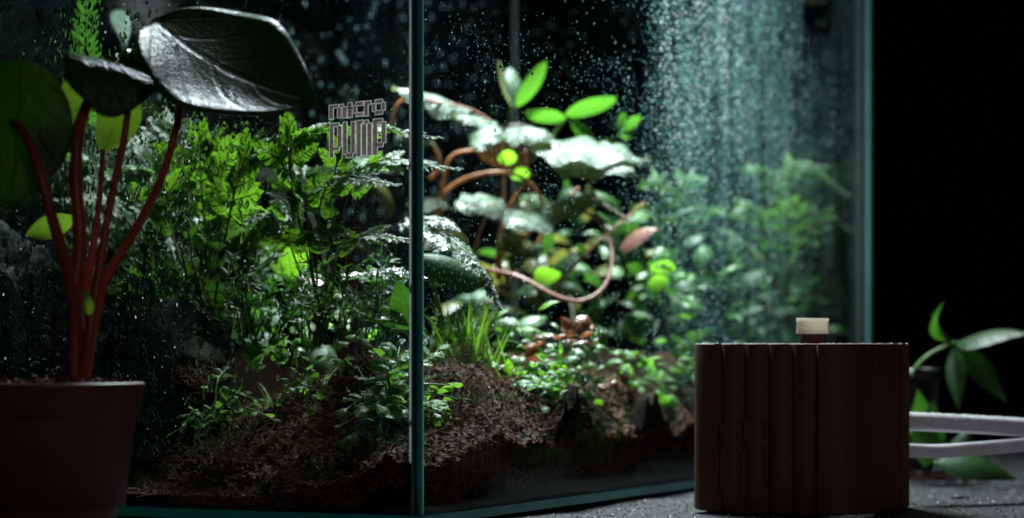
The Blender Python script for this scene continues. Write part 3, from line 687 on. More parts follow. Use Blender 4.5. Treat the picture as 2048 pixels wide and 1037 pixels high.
sleaf((1905, 685, 1.13), (1888, 603, 1.12), (0.8, -0.4, 0.3), 24, 'green', prof=lance, bend=-.22, cup=.6)
sleaf((1912, 686, 1.13), (2062, 668, 1.10), (0.1, -0.55, 0.85), 50, prof=lance, bend=.08, cup=.35)
sleaf((1908, 690, 1.13), (1918, 822, 1.12), (-.3, -.9, .2), 21, 'green', prof=lance, bend=.05, cup=.3)
sleaf((1920, 690, 1.13), (2014, 806, 1.12), (-.4, -.75, .5), 24, 'green', prof=lance, bend=.10, cup=.4)
sleaf((1852, 900, 1.13), (1835, 778, 1.12), (.3, -.9, .2), 30, prof=lance, bend=.05, cup=.3)
sleaf((1850, 935, 1.12), (1866, 800, 1.12), (.1, -.95, .2), 34, 'green', prof=lance, bend=.06, cup=.3)
sleaf((1885, 950, 1.12), (1948, 848, 1.12), (-.2, -.9, .3), 20, 'green', prof=lance, bend=.08, cup=.3)
sleaf((1866, 925, 1.10), (2038, 962, 1.10), (.05, -.75, .65), 34, prof=lance, bend=.12, cup=.3)
mb = MB()
for _ in range(240):
    a = V((rng.gauss(0, .006), rng.gauss(0, .005), 0)); chip(mb, V((SP.x + .001, 1.12, .001)) + a + UP * rng.uniform(0, .004), rng.uniform(.0004, .0013))
single('spilled_soil', mb, M['soil'], kind='stuff', smooth=False, label='spilled dark potting soil at the foot of the leafy sprig', cat='soil')
for lb, px, py in (('small brown crumb of soil lying on the open stone right of the pump', 1918, 1000),):
    Yc = EYE * FPX / (py - HZ); mb = MB()
    for _ in range(40): chip(mb, V(((px - 1024) / FPX * Yc, Yc, .0008)) + V((rng.gauss(0, .0016), rng.gauss(0, .0012), 0)), rng.uniform(.0003, .0008))
    single('soil_crumb', mb, M['soil'], label=lb, cat='soil crumb', smooth=False)

# ------------------------------------------------------------------ clips at the rim and on the back edge
def clip(label, c, a, b, h):
    th = Thing('glass_clip', label, 'clip', c); mb = MB(); mb.box(c, U * a, W * b, UP * h)
    o = th.add('jaw', mb, M['white'], smooth=False); md = o.modifiers.new('round', 'BEVEL'); md.width = .0008; md.segments = 3
clip('small pale clip hooked inside the side glass near its top', T(0.405, TH + .0012, .2262), .040, .010, .028)

# ------------------------------------------------------------------ plants inside the glass
def check(p, nm):
    s, t = st(p)
    if not (TH < s < SIDE - TH and TH < t < WID - TH): print('OUTSIDE', nm, [round(x, 3) for x in (s, t)])

def stemtube(th, pts, r0, r1, mat, name='stem', parent=None, n=18, seg=8):
    q = bez(pts, n); mb = MB(); mb.tube(q, lambda t: r0 + (r1 - r0) * t, seg); return th.add(name, mb, M[mat], parent=parent), q

LOB = {k: [lobed_mesh('pinna', M[k], 8, .42, i) for i in range(4)] for k in ('lacy', 'lacydark', 'beaded', 'frond', 'fern2')}
def frond(th, pts, width, mat, n=11, bare=0.4, nrm=V((0, -.2, 1)), r=.0006, beadn=0, stem='stem_dark', taper=1.0, droop=0.0, ang=62, bsize=(.00018, .00045), ph=0.0, fill=1.0):
    q = bez(pts, 40); mb = MB(); mb.tube(q, lambda t: r * (1 - .75 * t), 6); fr = th.add('frond', mb, M[stem]); bp = []
    for p in q: check(p, th.o.name)
    for k in range(n):
        u = bare + (1 - bare) * (k + .3) / n; i = u * 40; j = min(39, int(i)); p = q[j].lerp(q[j + 1], i - j); d = (q[j + 1] - q[j]).normalized()
        up = (nrm + V((rng.gauss(0, .22), rng.gauss(0, .22), 0))); up = (up - d * up.dot(d)).normalized(); sd = up.cross(d)
        v = (u - bare) / (1 - bare); L = width * (1 - v) ** taper * (0.65 + 0.35 * min(1, v * 5)) + width * .10
        for sg in (-1, 1):
            a = math.radians(ang + rng.uniform(-8, 8) - 22 * v); al = d * math.cos(a) + sd * sg * math.sin(a) - UP * droop - up * .1
            Lr = L * rng.uniform(.85, 1.12)
            o = th.inst('pinna', rng.choice(LOB[mat]), basis(p, al, up + V((rng.gauss(0, .2), rng.gauss(0, .2), 0)), (Lr, Lr * fill, Lr)), fr)
            sd2 = up.cross(al.normalized())
            for _ in range(beadn):
                x = rng.random(); bp.append(p + al.normalized() * Lr * x + sd2 * rng.uniform(-.32, .32) * Lr * (1.05 - x) + up * .0003)
    o = th.inst('pinna', rng.choice(LOB[mat]), basis(q[-3], q[-1] - q[-3], nrm, (width * .3,) * 3), fr)
    if bp:
        b = MB(); beads(b, bp, *bsize); th.add('dew', b, M['bead'], kind='stuff', parent=fr)
    return fr

# lacy fern on the soil mound: two plants
r1 = P(420, 715, .985); th = Thing('lacy_fern', 'lacy bright green fern with divided fronds spreading behind the red stalks', 'fern', r1, 'lacy ferns in the terrarium')
for tip, mid, Wd, nb, tl in (
    ((95, 300, 1.00), (250, 375, 1.0), .026, 2, .2), ((190, 248, 1.02), (300, 345, 1.0), .026, 1, -.1), ((335, 228, 1.0), (360, 325, .99), .024, 1, .5), ((250, 330, .96), (330, 385, .97), .022, 2, .1),
    ((430, 262, .97), (400, 335, .98), .026, 1, .7), ((520, 285, 1.0), (450, 345, .99), .024, 1, -.2), ((110, 400, .97), (250, 425, .98), .020, 2, .1), ((560, 300, .95), (480, 345, .96), .022, 1, .3),
    ((250, 430, 1.06), (330, 465, 1.02), .024, 1, .3), ((380, 400, 1.07), (400, 425, 1.03), .026, 0, .9), ((585, 430, 1.05), (480, 465, 1.02), .026, 0, .9), ((520, 470, 1.02), (460, 485, 1.0), .022, 0, .8)):
    nrm = V((rng.gauss(0, .25), -.25 + tl * -.55 + rng.gauss(0, .12), 1.0))
    frond(th, [r1 + V((rng.gauss(0, .003), rng.gauss(0, .003), 0)), P(*mid), P(*tip)], Wd * .8, 'lacy', 15, .34, nrm, .0006, nb, droop=.05)
r2 = P(640, 690, .965); th = Thing('lacy_fern', 'lacy green fern with dew beaded fronds reaching past the printed letters to the corner', 'fern', r2, 'lacy ferns in the terrarium')
for tip, mid, Wd, nb, tl in (
    ((660, 245, .945), (580, 325, .95), .021, 2, .3), ((890, 276, .93), (690, 285, .95), .016, 2, .0), ((925, 338, .955), (720, 346, .96), .018, 4, -.1), ((835, 480, .92), (690, 488, .94), .017, 4, .1),
    ((800, 370, .91), (650, 378, .94), .018, 3, .2), ((700, 470, .91), (620, 478, .93), .016, 2, .5), ((560, 400, .93), (590, 408, .95), .018, 1, .5), ((610, 340, .99), (610, 385, .98), .020, 0, .5), ((500, 440, .95), (560, 448, .96), .018, 1, .4)):
    nrm = V((rng.gauss(0, .2), -.2 + tl * -.6 + rng.gauss(0, .1), 1.0))
    frond(th, [r2 + V((rng.gauss(0, .002), rng.gauss(0, .002), 0)), P(*mid), P(*tip)], Wd * .85, 'lacy', 15, .40, nrm, .00055, nb, droop=.08)
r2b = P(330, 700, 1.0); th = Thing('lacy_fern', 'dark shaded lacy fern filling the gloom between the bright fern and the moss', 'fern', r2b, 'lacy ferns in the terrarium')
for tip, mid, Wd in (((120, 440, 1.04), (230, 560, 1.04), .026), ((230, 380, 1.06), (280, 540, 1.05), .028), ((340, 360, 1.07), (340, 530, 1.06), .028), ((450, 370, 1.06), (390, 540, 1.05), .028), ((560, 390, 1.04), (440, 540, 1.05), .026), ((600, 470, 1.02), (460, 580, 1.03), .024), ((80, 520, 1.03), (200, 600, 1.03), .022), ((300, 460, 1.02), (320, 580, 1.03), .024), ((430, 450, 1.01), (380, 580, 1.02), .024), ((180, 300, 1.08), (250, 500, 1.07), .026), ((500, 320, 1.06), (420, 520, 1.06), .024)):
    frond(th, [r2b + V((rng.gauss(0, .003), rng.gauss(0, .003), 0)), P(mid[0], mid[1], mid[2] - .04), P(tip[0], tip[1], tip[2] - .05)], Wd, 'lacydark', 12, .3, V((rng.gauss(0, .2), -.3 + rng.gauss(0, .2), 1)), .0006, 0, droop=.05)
r3 = P(780, 640, 1.0); th = Thing('arching_fern', 'dark fern frond thick with white dew arching down behind the glass corner', 'fern', r3)
frond(th, [r3, P(800, 470, .985), P(880, 468, .97), P(955, 530, .95), P(1002, 622, .945)], .0140, 'beaded', 20, .40, V((.5, -.5, .8)), .0006, 7, droop=.25, ang=52, bsize=(.00025, .0006))
frond(th, [r3, P(770, 480, 1.0), P(820, 440, .985), P(880, 445, .975), P(915, 462, .97)], .010, 'beaded', 14, .45, V((.2, -.5, .8)), .0005, 5, droop=.2, ang=52, bsize=(.0003, .0008))
frond(th, [r3, P(720, 560, .97), P(760, 540, .95), P(850, 555, .945)], .012, 'beaded', 12, .35, V((.1, -.4, .9)), .0005, 4, droop=.2, ang=52, bsize=(.0002, .0006))
# upright frond seen flat
r4 = P(190, 560, 1.03); th = Thing('upright_fern', 'single bright green fern frond standing upright at the top above the curled dark leaf', 'fern', r4)
frond(th, [r4, P(180, 350, 1.0), P(172, 160, .985), P(170, -60, .98)], .0092, 'frond', 22, .48, V((.05, -.95, .25)), .0005, 0, taper=.35, ang=55, fill=.62)
# soft bright fern at the far end
r5 = P(1570, 600, 1.27); th = Thing('soft_fern', 'blurred bright green fern near the far right glass edge above the pump', 'fern', r5, 'soft ferns at the back')
for tip, mid, Wd in (((1700, 392, 1.275), (1610, 352, 1.27), .016), ((1655, 335, 1.27), (1575, 345, 1.265), .015), ((1495, 335, 1.25), (1535, 362, 1.255), .016), ((1705, 462, 1.275), (1635, 432, 1.27), .014), ((1470, 425, 1.24), (1510, 418, 1.245), .015), ((1590, 400, 1.24), (1575, 440, 1.25), .016)):
    frond(th, [r5 + V((rng.gauss(0, .002), rng.gauss(0, .002), 0)), P(*mid), P(*tip)], Wd, 'fern2', 13, .28, V((rng.gauss(0, .15), -.25, 1)), .0007, 1, droop=.15, fill=.5, stem='stem_green', bsize=(.0004, .0008))
r6 = P(1350, 560, 1.2); th = Thing('soft_fern', 'blurred green fern behind the white silver leaf and left of the heavy mist', 'fern', r6, 'soft ferns at the back')
for tip, mid, Wd in (((1290, 372, 1.2), (1320, 375, 1.2), .016), ((1400, 360, 1.2), (1370, 375, 1.2), .016), ((1450, 430, 1.21), (1405, 425, 1.2), .014), ((1265, 440, 1.19), (1305, 435, 1.2), .014)):
    frond(th, [r6, P(*mid), P(*tip)], Wd, 'fern2', 11, .25, V((rng.gauss(0, .15), -.25, 1)), .0007, 1, droop=.15, fill=.5, stem='stem_green', bsize=(.0004, .0008))

# silver leaved begonia with brown stems
r7 = P(1000, 590, 1.13); bg_ = Thing('silver_begonia', 'silver white spotted begonia with arching brown and pink stems in the middle', 'begonia', r7)
for pts, rr, mat in (
    ([(985, 560, 1.13), (930, 500, 1.13), (872, 432, 1.13), (905, 372, 1.13), (985, 345, 1.13), (1055, 362, 1.13), (1100, 432, 1.13)], .0013, 'stem_brown'),
    ([(995, 560, 1.12), (1000, 480, 1.12), (1025, 405, 1.12), (1068, 345, 1.12)], .0015, 'stem_brown'),
    ([(880, 430, 1.13), (888, 360, 1.13), (905, 312, 1.13), (960, 298, 1.13)], .0012, 'stem_brown'),
    ([(860, 360, 1.12), (880, 330, 1.12), (865, 285, 1.12)], .0012, 'stem_brown'),
    ([(1000, 590, 1.13), (1005, 460, 1.14), (1008, 330, 1.14), (990, 255, 1.13), (935, 218, 1.12), (850, 200, 1.10)], .0010, 'stem_pink'),
    ([(1060, 520, 1.14), (1105, 435, 1.14), (1158, 375, 1.14)], .0012, 'stem_brown'),
    ([(975, 540, 1.10), (1040, 555, 1.09), (1110, 592, 1.085), (1165, 602, 1.085), (1210, 572, 1.09), (1225, 510, 1.10), (1205, 450, 1.11), (1150, 418, 1.12), (1080, 420, 1.13)], .0012, 'stem_pink'),
    ([(945, 575, 1.12), (955, 480, 1.12), (985, 405, 1.13)], .0009, 'stem_pink'), ([(1015, 575, 1.12), (1040, 490, 1.12), (1105, 425, 1.12)], .0009, 'stem_pink'),
    ([(960, 560, 1.12), (915, 470, 1.11), (850, 405, 1.10)], .0010, 'stem_brown'), ([(1030, 560, 1.14), (1060, 440, 1.15), (1050, 300, 1.15)], .0009, 'stem_pink'),
    ([(1100, 590, 1.11), (1180, 500, 1.13), (1290, 405, 1.14)], .0008, 'stem_brown'),
    ([(1180, 395, 1.13), (1225, 420, 1.12), (1270, 450, 1.11)], .0010, 'stem_pink'),
    ([(780, 260, 1.11), (795, 210, 1.11), (830, 190, 1.11)], .0010, 'stem_brown')):
    q = [P(*p) for p in pts]; [check(p, 'begonia') for p in q]; stemtube(bg_, q, rr * .78, rr * .55, mat, n=30)
def bleaf(th, p0, p1, nrm, half, mat='silver', label=None, name='leaf', Y=1.13, **k):
    mb = MB(); pts = leaf(mb, P(*p0), P(*p1), V(nrm), half / FPX * Y, n=k.pop('n', 20), m=6, **k); o = th.add(name, mb, M[mat], label=label)
    [check(p, th.o.name) for p in (P(*p0), P(*p1))]
    return o
K = dict(ripple=.035, wav=3, scallop=.08)
bleaf(bg_, (1060, 285, 1.13), (1300, 325, 1.11), (.05, -.42, .9), 74, bend=.06, cup=.25, **K)
bleaf(bg_, (1110, 300, 1.14), (1270, 345, 1.10), (-.1, -.75, .65), 60, bend=.04, cup=.3, **K)
bleaf(bg_, (1080, 420, 1.13), (1205, 405, 1.12), (-.1, -.5, .85), 60, bend=.1, cup=.3, **K)
bleaf(bg_, (1090, 430, 1.12), (1010, 455, 1.10), (.1, -.5, .85), 55, bend=.1, cup=.3, **K)
bleaf(bg_, (1000, 400, 1.14), (910, 420, 1.12), (.1, -.55, .8), 50, bend=.05, cup=.2, **K)
bleaf(bg_, (940, 222, 1.12), (785, 175, 1.10), (.2, -.35, .9), 44, bend=.05, cup=.7, **K)
bleaf(bg_, (990, 245, 1.13), (905, 232, 1.11), (.1, -.4, .9), 40, bend=.05, cup=.5, **K)
bleaf(bg_, (1010, 260, 1.13), (1110, 275, 1.12), (0, -.45, .9), 44, bend=.1, cup=.5, **K)
bleaf(bg_, (985, 250, 1.12), (955, 305, 1.10), (-.2, -.85, .45), 36, bend=.1, cup=.4, **K)
bleaf(bg_, (862, 285, 1.12), (790, 278, 1.10), (0, -.4, .9), 34, bend=.1, cup=.4, **K)
bleaf(bg_, (870, 400, 1.12), (835, 425, 1.09), (0, -.4, .9), 40, bend=.1, cup=.4, **K)
bleaf(bg_, (1060, 520, 1.13), (1020, 500, 1.10), (0, -.6, .8), 34, bend=.1, cup=.4, **K)
bleaf(bg_, (1075, 490, 1.13), (1020, 545, 1.10), (-.3, -.7, .6), 28, bend=.1, cup=.4, **K)
bleaf(bg_, (1010, 250, 1.15), (1040, 345, 1.15), (0, -.95, .2), 70, 'russet', 'dark russet leaf underside', bend=.05, cup=.2)
bleaf(bg_, (1240, 498, 1.10), (1316, 458, 1.09), (-.1, -.8, .6), 22, 'pink', 'pink leaf with pale green margin', bend=.08, cup=.2)
bleaf(bg_, (900, 440, 1.12), (850, 500, 1.09), (.1, -.8, .5), 60, 'olive', 'olive green leaf', bend=.1, cup=.4)
bleaf(bg_, (1000, 470, 1.11), (1045, 505, 1.10), (.1, -.9, .3), 26, 'olive', 'olive green leaf', bend=.1, cup=.4)
bleaf(bg_, (700, 320, 1.12), (790, 345, 1.10), (0, -.5, .8), 38, bend=.1, cup=.4, **K)
bleaf(bg_, (790, 420, 1.10), (745, 370, 1.08), (0, -.8, .4), 34, 'olive', 'olive green leaf', bend=.1, cup=.4)
b = MB(); bp = []
for px, py, n, sx, sy in ((1200, 310, 60, 75, 24), (970, 405, 20, 40, 22), (1110, 420, 26, 70, 22), (880, 200, 24, 60, 18), (1010, 250, 24, 40, 25), (1290, 400, 6, 30, 20)):
    for _ in range(n): bp.append(P(px + rng.gauss(0, sx * .6), py + rng.gauss(0, sy * .6), rng.uniform(1.085, 1.12)))
BEG_BEADS = bp

# oblong leaves above the begonia
r8 = P(1040, 470, 1.17); ob = Thing('oblong_leaf_plant', 'green plant with oblong upright leaves topping the silver begonia', 'plant', r8)
stemtube(ob, [r8, P(1035, 350, 1.17), P(1020, 240, 1.16), P(1022, 215, 1.16)], .0012, .0007, 'stem_green')
stemtube(ob, [P(1035, 350, 1.17), P(1090, 290, 1.17), P(1130, 240, 1.16)], .0009, .0006, 'stem_green')
stemtube(ob, [P(1090, 300, 1.17), P(1180, 320, 1.16), P(1240, 270, 1.15)], .0009, .0005, 'stem_green')
for p0, p1, nrm, hf, mat in (
    ((1025, 215, 1.16), (995, 120, 1.15), (-.5, -.35, .7), 30, 'silver'), ((1028, 215, 1.16), (1020, 135, 1.17), (.2, -.95, .2), 20, 'darkleaf'), ((1032, 215, 1.16), (1092, 122, 1.15), (.5, -.7, .4), 17, 'green'),
    ((1130, 232, 1.16), (1232, 194, 1.15), (-.1, .35, .9), 34, 'green'), ((1130, 240, 1.16), (1052, 222, 1.15), (.1, .4, .85), 30, 'green'), ((1140, 242, 1.16), (1200, 292, 1.15), (.3, .5, .75), 30, 'green'),
    ((1240, 262, 1.15), (1282, 232, 1.15), (-.1, .5, .8), 17, 'green'), ((1236, 262, 1.15), (1250, 226, 1.15), (-.1, .9, .3), 10, 'green'), ((1238, 268, 1.15), (1268, 270, 1.15), (-.1, .5, .8), 15, 'green'),
    ((1225, 290, 1.15), (1200, 280, 1.15), (-.1, .5, .8), 16, 'green'), ((1010, 330, 1.14), (1020, 300, 1.13), (0, .6, .7), 18, 'fern2'), ((1030, 360, 1.14), (1050, 335, 1.13), (0, .6, .7), 18, 'fern2')):
    bleaf(ob, p0, p1, nrm, hf, mat, Y=1.16, prof=oblong, bend=.08, cup=.3, n=14)

# broad leaves low in the middle
r9 = P(900, 700, 1.0); bl = Thing('broad_leaf_plant', 'broad dark leaf with a lit green margin under the dewy arching frond', 'plant', r9)
stemtube(bl, [r9, P(880, 620, 1.0), P(850, 520, .99)], .0010, .0007, 'stem_green')
bleaf(bl, (835, 510, .985), (968, 560, 1.0), (.15, -.5, .85), 56, 'darkleaf', Y=1.0, prof=oblong, bend=.1, cup=.7)
bleaf(bl, (828, 655, .935), (792, 560, .93), (.2, .9, .3), 34, 'green', Y=.95, prof=lance, bend=.08, cup=.3)
bleaf(bl, (835, 652, .94), (735, 612, .93), (.1, .6, .75), 12, 'green', Y=.95, prof=lance, bend=.08, cup=.4)
bleaf(bl, (835, 660, .94), (722, 640, .93), (.1, .6, .75), 12, 'green', Y=.95, prof=lance, bend=.06, cup=.4)

# scattered background leaves
def solo(label, cat, p0, p1, nrm, hf, mat, Y, foot, prof=ovate, **k):
    b0 = P(*foot); th = Thing('leaf_shoot', label, cat, b0)
    stemtube(th, [b0, b0.lerp(P(*p0), .5) + UP * .004, P(*p0)], .0009, .0006, 'stem_dark'); bleaf(th, p0, p1, nrm, hf, mat, Y=Y, prof=prof, **k); return th
solo('pale silver leaf hanging at the top left behind the dripping glass', 'leaf', (235, 20, 1.12), (252, 95, 1.10), (.2, -.9, .3), 20, 'silver', 1.1, (300, 560, 1.12), bend=.1)
solo('grey blurred leaf behind the fern below the printed letters', 'leaf', (600, 390, 1.18), (680, 335, 1.16), (0, -.5, .8), 30, 'silver', 1.17, (660, 560, 1.18), bend=.1)
solo('bright lit broad leaf low behind the dark feathery moss', 'leaf', (470, 600, 1.0), (420, 655, .98), (.1, .9, .3), 60, 'fern2', 1.0, (480, 690, 1.0), bend=.1)
solo('bright upright leaf lit from behind left of the feathery moss', 'leaf', (440, 640, 1.03), (418, 550, 1.02), (.1, .9, .3), 26, 'fern2', 1.0, (440, 690, 1.03), bend=.1)
solo('lit green pointed leaf behind the fern stalks in the middle of the front glass', 'leaf', (585, 560, 1.04), (560, 440, 1.03), (.1, .9, .3), 44, 'fern2', 1.04, (590, 670, 1.05), bend=.1)
solo('white dewy leaf blurred behind misted glass above the pump', 'leaf', (1520, 520, 1.23), (1435, 462, 1.21), (0, -.5, .85), 50, 'silver', 1.22, (1510, 640, 1.23), bend=.1)
solo('pink salmon leaf lit among the dark feathery moss', 'leaf', (645, 562, .97), (596, 580, .965), (0, -.6, .8), 18, 'pink', .97, (650, 660, .97), bend=.1)
solo('bright lime leaf over the pink looping stem', 'leaf', (1075, 570, 1.10), (1120, 545, 1.09), (0, .6, .7), 26, 'fern2', 1.1, (1080, 660, 1.10), bend=.2)

# leafy mass in the dim right half
r10 = P(1530, 690, 1.25); dk = Thing('shade_shrub', 'dense dim green shrub filling the misted right end behind the pump', 'shrub', r10)
UL = {k: [unit_leaf('leaf', M[k], .38, prof=ovate, bend=.12, cup=.3, n=8, m=3), unit_leaf('leaf', M[k], .30, prof=lance, bend=.18, cup=.5, n=8, m=3)] for k in ('darkleaf', 'lacydark', 'green', 'olive', 'carpet', 'round', 'redleaf', 'fern2')}
def spray(th, name, c, n, rad, size, mats, up=V((0, -.3, 1)), outw=.7, keep=None, bead_mb=None):
    for _ in range(n):
        p = c + V((rng.gauss(0, rad[0]), rng.gauss(0, rad[1]), rng.gauss(0, rad[2])))
        s, t = st(p)
        if not (.012 < s < SIDE - .014 and .012 < t < WID - .012): continue
        h = h_soil(s, t); p.z = max(p.z, h + .001)
        al = ((p - c) * outw + V((rng.gauss(0, .01), rng.gauss(0, .01), rng.gauss(0, .006)))).normalized(); L = size * rng.uniform(.6, 1.25)
        e = p + al * L; s2, t2 = st(e)
        if not (TH + .002 < s2 < SIDE - TH - .002 and TH + .002 < t2 < WID - TH - .002): continue
        th.inst('leaf', rng.choice(UL[rng.choice(mats)]), basis(p, al, up + V((rng.gauss(0, .35), rng.gauss(0, .35), 0)), (L, L, L)))
        if bead_mb is not None and rng.random() < .6: beads(bead_mb, [p + al * L * rng.uniform(.3, .9) + UP * .0006], .0003, .0007)
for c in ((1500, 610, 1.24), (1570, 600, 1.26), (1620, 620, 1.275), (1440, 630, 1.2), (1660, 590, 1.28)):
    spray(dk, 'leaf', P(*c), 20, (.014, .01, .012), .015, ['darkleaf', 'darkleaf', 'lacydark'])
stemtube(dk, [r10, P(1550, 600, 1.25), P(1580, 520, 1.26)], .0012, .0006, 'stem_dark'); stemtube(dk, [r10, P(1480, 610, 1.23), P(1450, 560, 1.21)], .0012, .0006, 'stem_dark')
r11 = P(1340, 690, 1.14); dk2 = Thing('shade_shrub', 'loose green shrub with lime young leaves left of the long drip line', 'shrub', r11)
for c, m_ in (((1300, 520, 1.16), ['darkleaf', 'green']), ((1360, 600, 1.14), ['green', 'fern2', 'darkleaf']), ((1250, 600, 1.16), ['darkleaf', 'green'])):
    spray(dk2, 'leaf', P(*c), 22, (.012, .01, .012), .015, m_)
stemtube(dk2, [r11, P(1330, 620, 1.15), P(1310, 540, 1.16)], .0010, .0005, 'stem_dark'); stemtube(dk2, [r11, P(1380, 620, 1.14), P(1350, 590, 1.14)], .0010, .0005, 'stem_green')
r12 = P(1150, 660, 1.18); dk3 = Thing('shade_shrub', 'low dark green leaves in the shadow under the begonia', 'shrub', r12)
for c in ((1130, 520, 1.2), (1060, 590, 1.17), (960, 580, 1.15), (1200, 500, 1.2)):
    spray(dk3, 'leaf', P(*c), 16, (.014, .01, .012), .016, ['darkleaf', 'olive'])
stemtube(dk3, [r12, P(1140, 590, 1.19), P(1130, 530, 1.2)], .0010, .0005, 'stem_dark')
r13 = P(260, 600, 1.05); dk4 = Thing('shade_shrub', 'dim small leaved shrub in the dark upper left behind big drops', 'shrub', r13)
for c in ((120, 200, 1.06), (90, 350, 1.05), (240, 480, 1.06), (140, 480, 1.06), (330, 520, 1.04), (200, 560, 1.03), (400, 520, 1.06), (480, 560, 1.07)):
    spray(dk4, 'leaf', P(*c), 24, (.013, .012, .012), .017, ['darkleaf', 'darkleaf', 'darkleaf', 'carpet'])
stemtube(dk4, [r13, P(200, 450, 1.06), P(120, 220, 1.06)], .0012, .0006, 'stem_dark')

# round lobed leafy clump in the front corner
def clump(label, c, shoots, size, mats, n=9, bead=True, group='round leaved clumps'):
    c = P(*c); th = Thing('round_leaf_clump', label, 'plant', c, group); bm_ = MB()
    ul = [unit_leaf('leaflet', M[mats[i % len(mats)]], .36, prof=spat, bend=.12, cup=.35, ripple=.03, wav=2, n=9, m=3) for i in range(3)]
    for tip in shoots:
        e = P(*tip); mid = c.lerp(e, .5) + UP * .006 + V((rng.gauss(0, .002), rng.gauss(0, .002), 0))
        _, q = stemtube(th, [c + V((rng.gauss(0, .003), rng.gauss(0, .002), 0)), mid, e], .0005, .00025, 'stem_green', n=n * 2, seg=6)
        for k in range(n):
            p = q[2 * k + 1]; d = (q[2 * k + 2] - q[2 * k]).normalized(); L = size * (1.0 - .35 * k / n) * rng.uniform(.8, 1.15)
            up = V((rng.gauss(0, .35), -.25 + rng.gauss(0, .4), .85)); sd = up.cross(d).normalized(); sg = 1 if k % 2 else -1
            if k == n - 1: al = d
            else: al = d * rng.uniform(.3, .8) + sd * sg + V((0, 0, rng.uniform(-.2, .3)))
            al.normalize(); s2, t2 = st(p + al * L)
            if not (TH + .0015 < s2 and TH + .0015 < t2): al = d
            s2, t2 = st(p + al * L)
            if not (TH + .0015 < s2 and TH + .0015 < t2): continue
            th.inst('leaflet', rng.choice(ul), basis(p, al, up, (L, L, L)))
            if bead:
                beads(bm_, [p + al * L * rng.uniform(.4, 1) + up.normalized() * .0007 for _ in range(2)], .0002, .00055)
    if bead: th.add('dew', bm_, M['bead'], kind='stuff')
    return th
clump('bright round lobed leafy clump crowding the front glass corner', (790, 850, .905), [(685, 850, .884), (730, 820, .882), (745, 700, .90), (790, 740, .90), (700, 880, .885), (800, 690, .915), (840, 660, .93), (770, 880, .885), (860, 720, .91), (900, 770, .915), (920, 850, .905), (870, 830, .895), (820, 780, .89), (740, 760, .9), (880, 700, .93), (920, 800, .92), (710, 870, .88), (760, 850, .884), (690, 820, .886), (800, 820, .888), (850, 890, .90), (780, 720, .905)], 0.0098, ['round', 'round', 'carpet'], n=7)
clump('dim round leaved clump in the dark lower left of the tank', (430, 860, .93), [(370, 850, .92), (340, 870, .925), (410, 900, .918), (480, 790, .93), (520, 800, .92), (450, 740, .95), (550, 840, .905), (460, 870, .912)], .0062, ['round', 'darkleaf'], bead=False)
clump('small moss green leaf clump on the lit soil under the feathery moss', (690, 770, .94), [(650, 770, .925), (700, 740, .93), (730, 760, .92), (670, 740, .94)], .0045, ['round', 'carpet'], n=6)

clump('little dim leafy clump on the brown soil slope left of the bright corner clump', (600, 800, .915), [(560, 800, .905), (580, 770, .91), (640, 780, .91), (620, 820, .90)], .0058, ['round', 'darkleaf'], n=5, bead=False)
clump('little dim leafy clump at the top of the soil slope under the ferns', (560, 735, .945), [(520, 730, .935), (590, 715, .94), (610, 740, .935), (550, 710, .95)], .0055, ['round', 'carpet'], n=5, bead=False)
# carpet of small leaves along the long pane
def carpet(label, cs, n, size, mats, group='small leaved carpets'):
    base = P(*cs[0][0]); th = Thing('carpet_plant', label, 'ground cover', base, group); bm_ = MB()
    for c, rad in cs: spray(th, 'leaf', P(*c), n, rad, size, mats, outw=.35, bead_mb=bm_)
    th.add('dew', bm_, M['bead'], kind='stuff')
carpet('bright green carpet of small dewy leaves along the side glass', [((1060, 770, .985), (.010, .008, .005)), ((1130, 745, 1.0), (.010, .010, .006)), ((1190, 760, 1.01), (.008, .008, .006)), ((1110, 780, .975), (.008, .006, .003))], 60, .0062, ['carpet', 'carpet', 'fern2'])
carpet('green small leaved patch against the side glass left of the pump', [((1290, 745, 1.06), (.008, .008, .007)), ((1350, 770, 1.085), (.008, .008, .008)), ((1385, 740, 1.11), (.008, .008, .006))], 55, .0070, ['carpet', 'fern2', 'round'])
carpet('russet and green low plant with white glints above the carpet', [((1130, 680, 1.02), (.008, .008, .004)), ((1190, 670, 1.03), (.008, .008, .004)), ((1110, 690, 1.01), (.006, .006, .003))], 14, .0080, ['redleaf', 'redleaf', 'green'])
carpet('sparse rusty leaf litter between the two green carpet patches', [((1270, 765, 1.05), (.007, .005, .001))], 14, .006, ['redleaf'])
carpet('low green plants along the foot of the feathery moss', [((720, 640, .97), (.010, .008, .007)), ((560, 690, .96), (.010, .008, .004)), ((640, 660, .985), (.012, .01, .006))], 24, .007, ['carpet', 'green', 'round'])
carpet('dewy broad leaved rosette right of the grass tuft', [((1045, 655, 1.03), (.005, .005, .005))], 18, .011, ['round', 'green'])

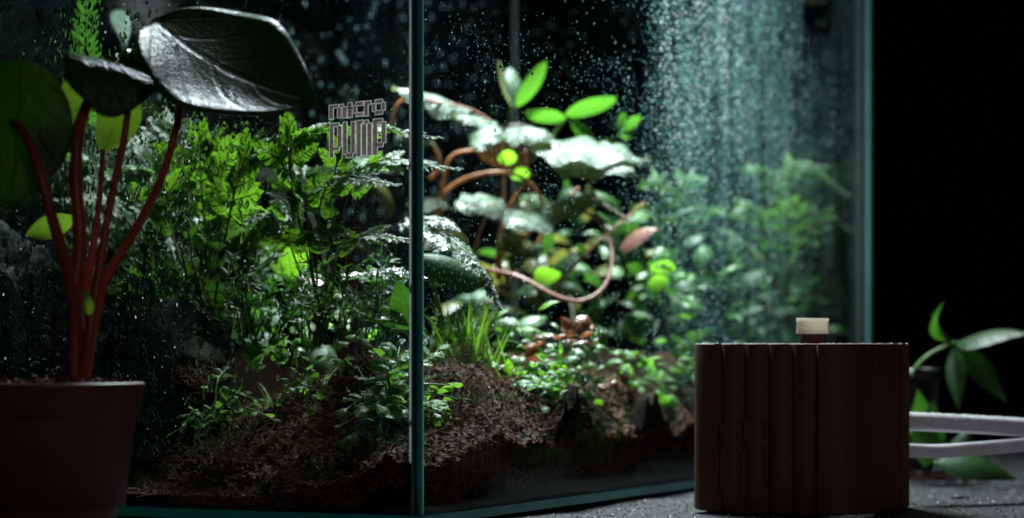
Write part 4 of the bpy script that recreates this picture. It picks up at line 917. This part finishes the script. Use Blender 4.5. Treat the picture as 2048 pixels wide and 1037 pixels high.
# grass tuft
def blades(th, c, n, spread, hmin, hmax, lean, wdt, mat='grass'):
    mb = MB()
    for _ in range(n):
        p = c + V((rng.gauss(0, spread), rng.gauss(0, spread), 0)); s, t = st(p)
        if not (.01 < s and .01 < t): continue
        p.z = h_soil(s, t) - .001; d = V((rng.gauss(0, lean), rng.gauss(0, lean), 1)).normalized(); L = rng.uniform(hmin, hmax); sd = V((1, rng.gauss(0, .5), 0)).normalized(); cv = V((d.x, d.y, -.35)) * rng.uniform(.2, .9)
        rows = []
        for k in range(7):
            u = k / 6; q = p + d * L * u + cv * L * u * u * .6; hw = wdt * (1 - u ** 1.6) + .00003; rows.append([q - sd * hw, q + sd * hw * .0 + V((0, -.0002, 0)), q + sd * hw])
        if any(not (TH + .001 < st(r[1])[0] and TH + .001 < st(r[1])[1]) for r in rows): continue
        mb.grid(rows, luv=lambda i, j: (i / 6, j - 1))
    th.add('blades', mb, M[mat])
g0_ = P(925, 690, .99); th = Thing('grass_tuft', 'tuft of thin upright green grass right of the glass corner', 'grass tuft', g0_)
blades(th, g0_, 120, .006, .014, .034, .32, .0005)
g1_ = P(560, 690, .985); th = Thing('grass_tuft', 'few bright grass blades on the soil beneath the ferns', 'grass tuft', g1_); blades(th, g1_, 16, .008, .008, .018, .5, .0005)

# feathery dark moss
fm0 = P(600, 690, .97); th = Thing('feathery_moss', 'dark feathery clubmoss with fine needles in front of the lit leaves', 'moss plant', fm0)
mb = MB(); md_ = MB()
for _ in range(70):
    b0 = P(rng.uniform(440, 770), rng.uniform(670, 700), rng.uniform(.93, .99)); e = P(b0.x / b0.y * FPX + 1024 + rng.gauss(0, 40), rng.uniform(500, 620), b0.y + rng.gauss(0, .01))
    q = bez([b0, b0.lerp(e, .5) + V((rng.gauss(0, .003), 0, .004)), e + V((rng.gauss(0, .006), rng.gauss(0, .004), 0))], 14); mb.tube(q, lambda t: .0004 * (1 - .7 * t), 4, False)
    for k in range(34):
        u = rng.uniform(.25, 1) * 13.9; j = int(u); p = q[j].lerp(q[j + 1], u - j); d = (q[j + 1] - q[j]).normalized(); sd = d.orthogonal(); sd.rotate(Quaternion(d, rng.uniform(0, 6.28)))
        al = (sd + d * .6).normalized() * rng.uniform(.002, .0055); wv = al.cross(d).normalized() * .00028; i0 = len(mb.v)
        mb.face([mb.vert(p - wv, .5, -.5), mb.vert(p + al * .5 - wv), mb.vert(p + al), mb.vert(p + al * .5 + wv), mb.vert(p + wv, .5, .5)])
        if rng.random() < .06: beads(md_, [p + al], .0002, .0005)
th.add('sprigs', mb, M['darkleaf'], kind='stuff'); th.add('dew', md_, M['bead'], kind='stuff')

print('objects', len(bpy.data.objects), 'tris', sum(len(o.data.polygons) for o in bpy.data.objects if o.type == 'MESH'))
